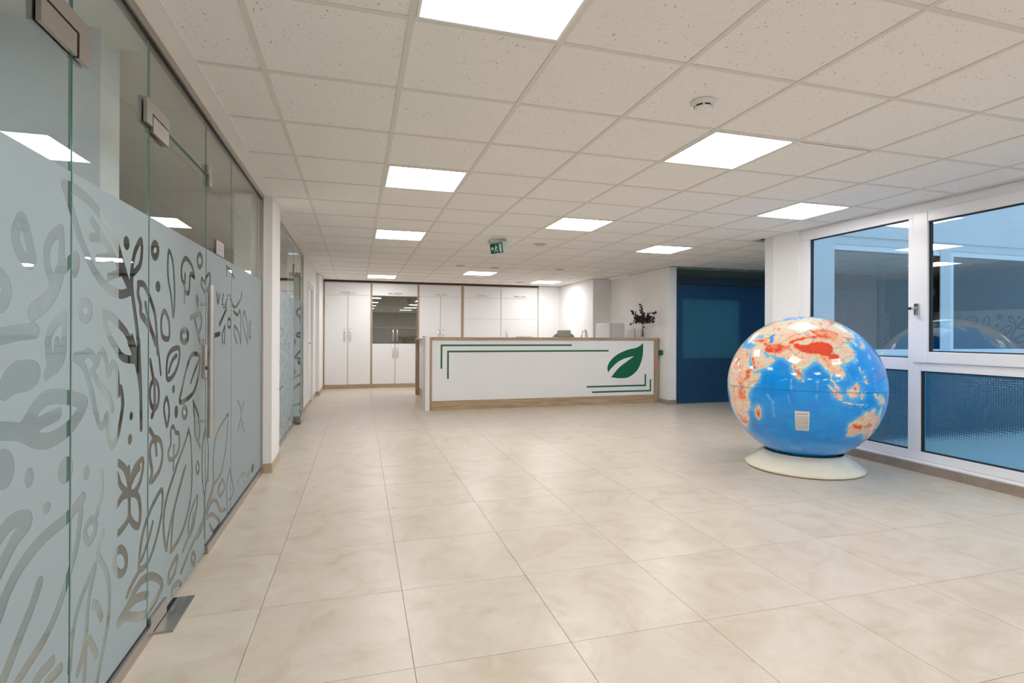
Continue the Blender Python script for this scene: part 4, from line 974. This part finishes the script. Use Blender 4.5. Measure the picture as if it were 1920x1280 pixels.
def gpoly(name, poly, mat='green', y=YC):
    return B().plate(poly, lambda p: (p[0], y - .0025, p[1]), lambda p: (p[0], y + .001, p[1])).obj(name, mat, ct_)
def ell(x0, x1, z, zend, xv, t=.027):
    h = t / 2
    if zend < z:   # corner top-left
        return [(xv - h, zend), (xv + h, zend), (xv + h, z - h), (x1, z - h), (x1, z + h), (xv - h, z + h)]
    return [(x0, z - h), (xv + h, z - h), (xv + h, zend), (xv - h, zend), (xv - h, z + h), (x0, z + h)]
gpoly('green_line', ell(1.293, 3.51, 1.026, .657, 1.293))
gpoly('green_line', ell(1.396, 4.198, .928, .494, 1.397))
gpoly('green_line', ell(3.789, 4.917, .312, .512, 4.917))
gpoly('green_line', ell(3.889, 5.018, .217, .416, 5.018))
LEAF = [(4.87, 1.057), (4.75, .983), (4.566, .943), (4.371, .864), (4.233, .752), (4.178, .64), (4.192, .552), (4.261, .634), (4.371, .725), (4.511, .792), (4.694, .831), (4.567, .748), (4.399, .632), (4.248, .468), (4.4, .448), (4.582, .462), (4.738, .564), (4.822, .703), (4.865, .861)]
def smooth_seq(p, n=5): return [tuple(q) for q in catmull(p, False, n)]
leafp = smooth_seq(LEAF[0:7])[:-1] + smooth_seq(LEAF[6:11])[:-1] + smooth_seq(LEAF[10:14])[:-1] + smooth_seq(LEAF[13:] + [LEAF[0]])[:-1]
gpoly('leaf_emblem', leafp)
# small green box on the wall end
gb = thing('wall_box', (5.19, 8.40, .90), 'small green box on the white wall beside the counter', 'switch box')
bx('housing', 'green', gb, 5.150, 5.199, 8.335, 8.375, .848, .936, bev=.003)
bx('cover', 'green', gb, 5.166, 5.199, 8.30, 8.335, .855, .929, bev=.002)

# vase with dark branches
vs = thing('flower_vase', (4.92, 8.52, 1.155), 'clear glass vase holding dark plum leaf branches on the counter', 'vase')
B().lathe([(.034, 0), (.040, .006), (.040, .02), (.036, .10), (.030, .17), (.028, .20), (.034, .238), (.031, .238), (.025, .20), (.027, .17), (.033, .10), (.036, .02), (.0, .012)], 28, (4.92, 8.52, 1.1555)).obj('glass_body', 'vase', vs)
rnd = random.Random(11)
stems = B(); leaves = B()
def leafdisc(c, r, nrm):
    n = Vector(nrm).normalized(); a = n.orthogonal().normalized(); b = n.cross(a)
    k = 7
    pts = [Vector(c) + (a * math.cos(2 * PI * j / k) * r + b * math.sin(2 * PI * j / k) * r * .85) + n * (.15 * r if j % 2 else 0) for j in range(k)]
    leaves.add([Vector(c) - n * r * .15] + pts, [(0, 1 + j, 1 + (j + 1) % k) for j in range(k)])
tips = [(4.66, 8.50, 1.395), (4.70, 8.46, 1.60), (4.71, 8.60, 1.655), (4.87, 8.52, 1.735), (4.75, 8.45, 1.52), (4.80, 8.58, 1.50), (4.88, 8.44, 1.56), (4.95, 8.55, 1.60), (5.02, 8.47, 1.58), (5.08, 8.55, 1.55), (5.15, 8.48, 1.61), (5.14, 8.50, 1.46), (5.05, 8.42, 1.44), (4.98, 8.42, 1.50), (4.83, 8.44, 1.46), (4.92, 8.60, 1.54), (5.10, 8.44, 1.50)]
base_ = Vector((4.92, 8.52, 1.39))
for k, tp in enumerate(tips):
    tp = Vector(tp); midp = (base_ + tp) / 2 + Vector((0, 0, .05 if k else .09))
    foot = Vector((4.92 + rnd.uniform(-.02, .02), 8.52 + rnd.uniform(-.02, .02), 1.175))
    path = []
    for t in np.linspace(0, 1, 9):
        t = float(t); path.append(base_ * (1 - t) ** 2 + midp * 2 * t * (1 - t) + tp * t * t)
    stems.tube([foot] + path, .0022, 5)
    for t in np.linspace(.32, 1, 12):
        t = float(t); q = base_ * (1 - t) ** 2 + midp * 2 * t * (1 - t) + tp * t * t
        for _ in range(3):
            if rnd.random() < (.35 if k in (1, 2) else .62):
                off = Vector((rnd.uniform(-1, 1), rnd.uniform(-1, 1), rnd.uniform(-1, 1))) * .026
                leafdisc(q + off, rnd.uniform(.012, .022), (rnd.uniform(-1, 1), -1.2 + rnd.uniform(-.6, .9), rnd.uniform(-.6, .9)))
stems.obj('stems', 'stem', vs)
tag(leaves.obj('foliage', 'leaf', vs), kind='stuff')
bx('tag', 'black', vs, 4.905, 4.933, 8.476, 8.481, 1.33, 1.36, bev=.002)
# pen stand
ps = thing('pen_stand', (4.765, 8.52, 1.155), 'thin black pen standing on the counter left of the vase', 'pen')
B().lathe([(.0, 0), (.018, 0), (.018, .006), (.010, .014), (.0, .014)], 18, (4.765, 8.52, 1.1555)).obj('foot', 'steel_dark', ps)
B().tube([(4.765, 8.52, 1.168), (4.757, 8.52, 1.325)], .0045, 8).obj('pen', 'black', ps)
# loose sheet on the counter top
pp = thing('paper_sheet', (2.72, 8.60, 1.156), 'white paper booklet lying on the counter top', 'paper')
bx('cover', 'paper', pp, 2.60, 2.84, 8.50, 8.68, 1.1555, 1.1605)
B().add([(2.60, 8.50, 1.161), (2.84, 8.50, 1.161), (2.84, 8.68, 1.163), (2.60, 8.68, 1.163), (2.60, 8.59, 1.175), (2.84, 8.59, 1.175)], [(0, 1, 5, 4), (4, 5, 2, 3)]).obj('page', 'paper', pp)

# ---- behind the counter: office chair, lamp, fridge
oc = thing('office_chair', (3.72, 9.35, 0), 'grey upholstered office chair behind the reception counter', 'chair')
bk = B()
n = 14; prof = []
for k in range(n + 1):
    t = k / n; zz = .62 + t * .63
    hw = .215 + .012 * math.sin(t * PI) if t < .78 else .227 * math.sqrt(max(0.02, 1 - ((t - .78) / .235) ** 2))
    prof.append((zz, hw))
for (z0, h0), (z1, h1) in zip(prof[:-1], prof[1:]):
    m = 8
    for side in range(m):
        u0, u1 = -1 + 2 * side / m, -1 + 2 * (side + 1) / m
        def P(u, h, z, y): return (3.72 + u * h, 9.36 + y - .05 * (1 - u * u) * 0 + .04 * u * u * -1, z)
        bk.add([P(u0, h0, z0, -.035), P(u1, h0, z0, -.035), P(u1, h1, z1, -.035), P(u0, h1, z1, -.035)], [(0, 1, 2, 3)], 0, True)
        bk.add([P(u0, h0, z0, .035), P(u1, h0, z0, .035), P(u1, h1, z1, .035), P(u0, h1, z1, .035)], [(3, 2, 1, 0)], 0, True)
    for u in (-1, 1):
        bk.add([P(u, h0, z0, -.035), P(u, h0, z0, .035), P(u, h1, z1, .035), P(u, h1, z1, -.035)], [(0, 1, 2, 3)])
bk.obj('backrest', 'chairgrey', oc)
bx('headrest', 'chairgrey', oc, 3.585, 3.852, 9.265, 9.325, 1.155, 1.288, bev=.025)
bx('seat', 'chairgrey', oc, 3.48, 3.96, 9.33, 9.82, .43, .52, bev=.035)
B().tube([(3.72, 9.58, .07), (3.72, 9.58, .43)], .028, 14).obj('gas_lift', 'chrome', oc)
B().tube([(3.72, 9.56, .44), (3.72, 9.42, .46), (3.72, 9.39, .62), (3.72, 9.385, .8)], .02, 10).obj('back_bracket', 'black', oc)
for k in range(5):
    a = k * 2 * PI / 5 + .3; e = Vector((3.72 + .27 * math.cos(a), 9.58 + .27 * math.sin(a), .068))
    lg = B().tube([(3.72, 9.58, .10), e], [.026, .015], 10).obj('leg', 'black', oc)
    B().tube([(e.x - .012 * math.sin(a), e.y + .012 * math.cos(a), .0275), (e.x + .012 * math.sin(a), e.y - .012 * math.cos(a), .0275)], .0275, 14).tube([(e.x, e.y, .03), (e.x, e.y, .07)], .008, 8).obj('caster', 'black', lg)
tl = thing('desk_lamp', (4.06, 8.95, .745), 'curved silver gooseneck lamp behind the counter beside the grey chair', 'lamp')
B().lathe([(0, 0), (.07, 0), (.07, .012), (.02, .025), (0, .025)], 28, (4.03, 8.95, .7455)).obj('foot', 'chrome', tl)
B().tube([(4.03, 8.95, .76)] + [(3.935, 8.95, 1.05), (3.92, 8.95, 1.15), (3.925, 8.95, 1.22), (3.95, 8.95, 1.275), (3.99, 8.95, 1.29)], .011, 12).obj('neck', 'chrome', tl)
B().tube([(3.98, 8.95, 1.295), (4.01, 8.95, 1.262), (4.02, 8.95, 1.16)], [.016, .022, .026], 14).obj('head', 'plastic', tl)
fg = thing('refrigerator', (4.72, 9.42, 0), 'white refrigerator standing behind the right end of the counter', 'refrigerator')
bx('cabinet', 'fridge', fg, 4.615, 4.872, 9.12, 9.72, .02, 1.43, bev=.008)
dr = bx('fridge_door', 'fridge', fg, 4.565, 4.612, 9.12, 9.72, .05, 1.43, bev=.012)
bx('badge', 'print2', dr, 4.563, 4.5655, 9.42, 9.49, 1.365, 1.378)
bx('grip', 'print2', dr, 4.555, 4.565, 9.15, 9.165, .75, 1.15, bev=.003)
bx('kick_plate', 'black', fg, 4.60, 4.85, 9.14, 9.70, .0, .05)
ck = bx('cable_clip', 'print2', fg, 4.865, 4.874, 9.118, 9.122, .9, 1.40)

# ================================================================== TALL CABINETS
CY = 12.3
def handle_v(parent, x, z0, z1):
    return B().tube([(x, CY - .001, z0), (x, CY - .026, z0 + .012), (x, CY - .03, (z0 + z1) / 2), (x, CY - .026, z1 - .012), (x, CY - .001, z1)], .0105, 8).obj('handle', 'chrome', parent)
def handle_h(parent, x0, x1, z):
    return B().tube([(x0, CY - .001, z), (x0 + .012, CY - .026, z), ((x0 + x1) / 2, CY - .03, z), (x1 - .012, CY - .026, z), (x1, CY - .001, z)], .0105, 8).obj('handle', 'chrome', parent)
def cabinet(x0, x1, label, glassy=False, doors=2, split=None, handles=True, one_handle=None):
    c = thing('tall_cabinet', ((x0 + x1) / 2, 12.55, 0), label, 'cabinet', 'tall cabinets along the far wall')
    t = .018
    body = B()
    body.box(x0, x0 + t, CY + .022, 12.855, .086, 2.335); body.box(x1 - t, x1, CY + .022, 12.855, .086, 2.335)
    body.box(x0 + t, x1 - t, 12.84, 12.855, .086, 2.335)
    body.box(x0 + t, x1 - t, CY + .022, 12.84, .086, .104); body.box(x0 + t, x1 - t, CY + .022, 12.84, 2.317, 2.335)
    body.box(x0 + t, x1 - t, CY + .022, 12.84, 2.053, 2.071)
    body.obj('body', 'inside', c)
    bx('plinth', 'oak', c, x0 - .0, x1, CY + .004, CY + .03, 0, .086)
    g = .004; xm = (x0 + x1) / 2
    fl_ = bx('flap_door', 'laminate', c, x0 + g, x1 - g, CY, CY + .019, 2.065, 2.332, bev=.0012)
    if handles: handle_h(fl_, xm - .15, xm + .15, 2.118)
    edges = [x0, xm, x1] if doors == 2 else [x0, x1]
    for a, b in zip(edges[:-1], edges[1:]):
        side = -1 if b == xm else 1
        hx = (xm - .055) if side < 0 else (xm + .055)
        if glassy:
            p = B(); p.add([(a + g, CY + .008, .995), (b - g, CY + .008, .995), (b - g, CY + .008, 2.058), (a + g, CY + .008, 2.058)], [(0, 1, 2, 3)])
            gd = p.obj('glass_door', 'cab_glass', c)
            handle_v(gd, hx + side * -.01, 1.04, 1.31)
            ld = bx('lower_door', 'laminate', c, a + g, b - g, CY, CY + .019, .09, .988, bev=.0012)
            handle_v(ld, hx + side * -.01, .67, .955)
        elif split:
            bx('upper_door', 'laminate', c, a + g, b - g, CY, CY + .019, split + g, 2.06, bev=.0012)
            ld = bx('lower_door', 'laminate', c, a + g, b - g, CY, CY + .019, .09, split, bev=.0012)
            if one_handle: handle_v(ld, one_handle, 1.06, 1.31)
        else:
            d = bx('door', 'laminate', c, a + g, b - g, CY, CY + .019, .09, 2.06, bev=.0012)
            handle_v(d, hx, 1.04, 1.31)
    if glassy:
        for z in (1.345, 1.712): bx('shelf', 'shelf', c, x0 + t, x1 - t, CY + .03, 12.84, z - .011, z + .011)
        bx('bottom_board', 'laminate', c, x0 + t, x1 - t, CY + .03, 12.84, .96, .98)
    return c
cabinet(-.672, .30, 'tall white cabinet with two full-height doors, leftmost of the row')
cabinet(.335, 1.338, 'tall white cabinet with smoked glass upper doors and shelves', glassy=True)
cabinet(1.374, 2.348, 'tall white two-door cabinet just right of the glass-door cabinet')
cabinet(2.402, 3.303, 'tall white cabinet with stacked panels, right of the last oak strip', doors=1, split=1.567)
cabinet(3.307, 4.234, 'tall white cabinet at the right end of the row', doors=1, split=1.567, one_handle=3.46)
surround = thing('cabinet_surround', (1.8, 12.4, 0), 'oak strips and shade-coloured top strip framing the tall cabinets', 'cabinet frame')
for x0, x1 in ((-.698, -.674), (.302, .333), (1.34, 1.372), (2.35, 2.40)):
    bx('upright_strip', 'oak_v' if x0 > -.6 else 'oak_v', surround, x0, x1, CY - .004, 12.855, 0, 2.336)
bx('end_strip', 'shelf', surround, 4.236, 4.26, CY - .002, 12.855, 0, 2.336)
bx('top_strip', 'oak', surround, -.698, 4.26, CY - .004, 12.855, 2.3365, 2.352)
bx('gap_shade_strip', 'dark', surround, -.698, 4.26, CY + .02, 12.855, 2.3525, CEIL - .001)  # solid filler coloured like the shade above the cabinets

# ================================================================== CEILING DEVICES
def device(name, x, y, label, cat, prof, mat='plastic', slots=0):
    t = thing(name, (x, y, CEIL), label, cat)
    B().lathe(prof, 40, (x, y, TZ - .001)).obj('housing', mat, t)
    for k in range(slots):
        a = k * 2 * PI / slots
        b = B()
        for q in range(5):
            t0, t1 = a + .12 + .16 * q, a + .12 + .16 * (q + 1)
            P = []
            for tt in (t0, t1): P += [(x + .0435 * math.cos(tt), y + .0435 * math.sin(tt), TZ - .0225), (x + .0435 * math.cos(tt), y + .0435 * math.sin(tt), TZ - .0305)]
            b.add(P, [(0, 1, 3, 2)])
        b.obj('vent_slot', 'slot', t)
    return t
device('smoke_detector', 1.699, 2.351, 'round white smoke detector on the ceiling tile', 'smoke detector',
       [(0, 0), (.062, 0), (.062, -.006), (.053, -.010), (.050, -.018), (.042, -.021), (.042, -.031), (.036, -.037), (.020, -.041), (0, -.042)], slots=6)
for k, (x, y, lb) in enumerate([(1.717, 9.107, 'small round ceiling vent left of the pair before the cabinets'), (2.361, 9.205, 'small round ceiling vent right of the pair before the cabinets'),
                                (3.543, 9.063, 'small round ceiling vent above the right half of the counter'), (2.317, 6.641, 'flat round ceiling vent right of the exit sign'), (3.545, 11.538, 'small round ceiling vent beside the farthest light panel')]):
    device('ceiling_vent', x, y, lb, 'vent', [(0, -.004), (.045, -.004), (.055, -.012), (.075, -.012), (.082, -.004), (.082, 0)], 'vent')

# exit sign hanging below a white ceiling plate
ex0, ey0 = GX0 + GM * 3, GY0 + GM * 7
ex = thing('exit_sign', (1.70, 6.5, CEIL), 'small green exit sign hanging from a white ceiling plate', 'sign')
bx('ceiling_plate', 'plastic', ex, ex0 + .013, ex0 + .587, ey0 + .013, ey0 + .587, CEIL + .001, CEIL + .012)
bx('housing', 'acrylic', ex, 1.60, 1.80, 6.44, 6.62, CEIL - .035, CEIL + .001, bev=.006)
# wedge-shaped lens with a pictogram face turned to the left glass wall
c0 = Vector((1.715, 6.50, 0)); ang = math.radians(-63)
ux = Vector((math.cos(ang), math.sin(ang), 0)); nx = Vector((-ux.y, ux.x, 0))
if nx.x > 0: nx = -nx
def EP(u, n_, z): q = c0 + ux * u + nx * n_; return (q.x, q.y, z)
zt, zb = CEIL - .034, CEIL - .175
w = .12
B().add([EP(-w, .05, zt), EP(w, .05, zt), EP(w, -.05, zt), EP(-w, -.05, zt), EP(-w, .022, zb), EP(w, .022, zb), EP(w, -.012, zb), EP(-w, -.012, zb)],
        [(0, 1, 2, 3), (4, 7, 6, 5), (0, 4, 5, 1), (1, 5, 6, 2), (2, 6, 7, 3), (3, 7, 4, 0)]).obj('lens', 'acrylic', ex)
def face_pt(u, v):      # u -1..1, v 0 (bottom)..1 (top) on the pictogram face
    z = zb + v * (zt - zb); n_ = .022 + v * .028 + .0015
    return EP(u * w, n_, z)
def face_plate(name, poly, mat, lift=0.0):
    def f(p, l): 
        q = Vector(face_pt(p[0], p[1])) + nx * l; return tuple(q)
    return B().plate(poly, lambda p: f(p, lift), lambda p: f(p, lift + .001)).obj(name, mat, ex)
face_plate('sign_face', [(-.95, .06), (.95, .06), (.95, .92), (-.95, .92)], 'signgreen')
face_plate('door_symbol', [(.42, .14), (.80, .14), (.80, .84), (.42, .84)], 'signwhite', .0012)
face_plate('runner_symbol', [(-.16, .66), (.02, .70), (.22, .52), (.12, .46), (.0, .54), (-.02, .42), (.14, .28), (.10, .12), (0, .12), (.02, .25), (-.14, .38), (-.30, .16), (-.40, .20), (-.22, .46)], 'signwhite', .0012)
face_plate('runner_head', [(-.02 + .07 * math.cos(k * PI / 4), .79 + .07 * math.sin(k * PI / 4)) for k in range(8)], 'signwhite', .0012)
face_plate('arrow_symbol', [(-.84, .5), (-.62, .70), (-.62, .57), (-.42, .57), (-.42, .43), (-.62, .43), (-.62, .30)], 'signwhite', .0012)
print('objects', len(bpy.data.objects))
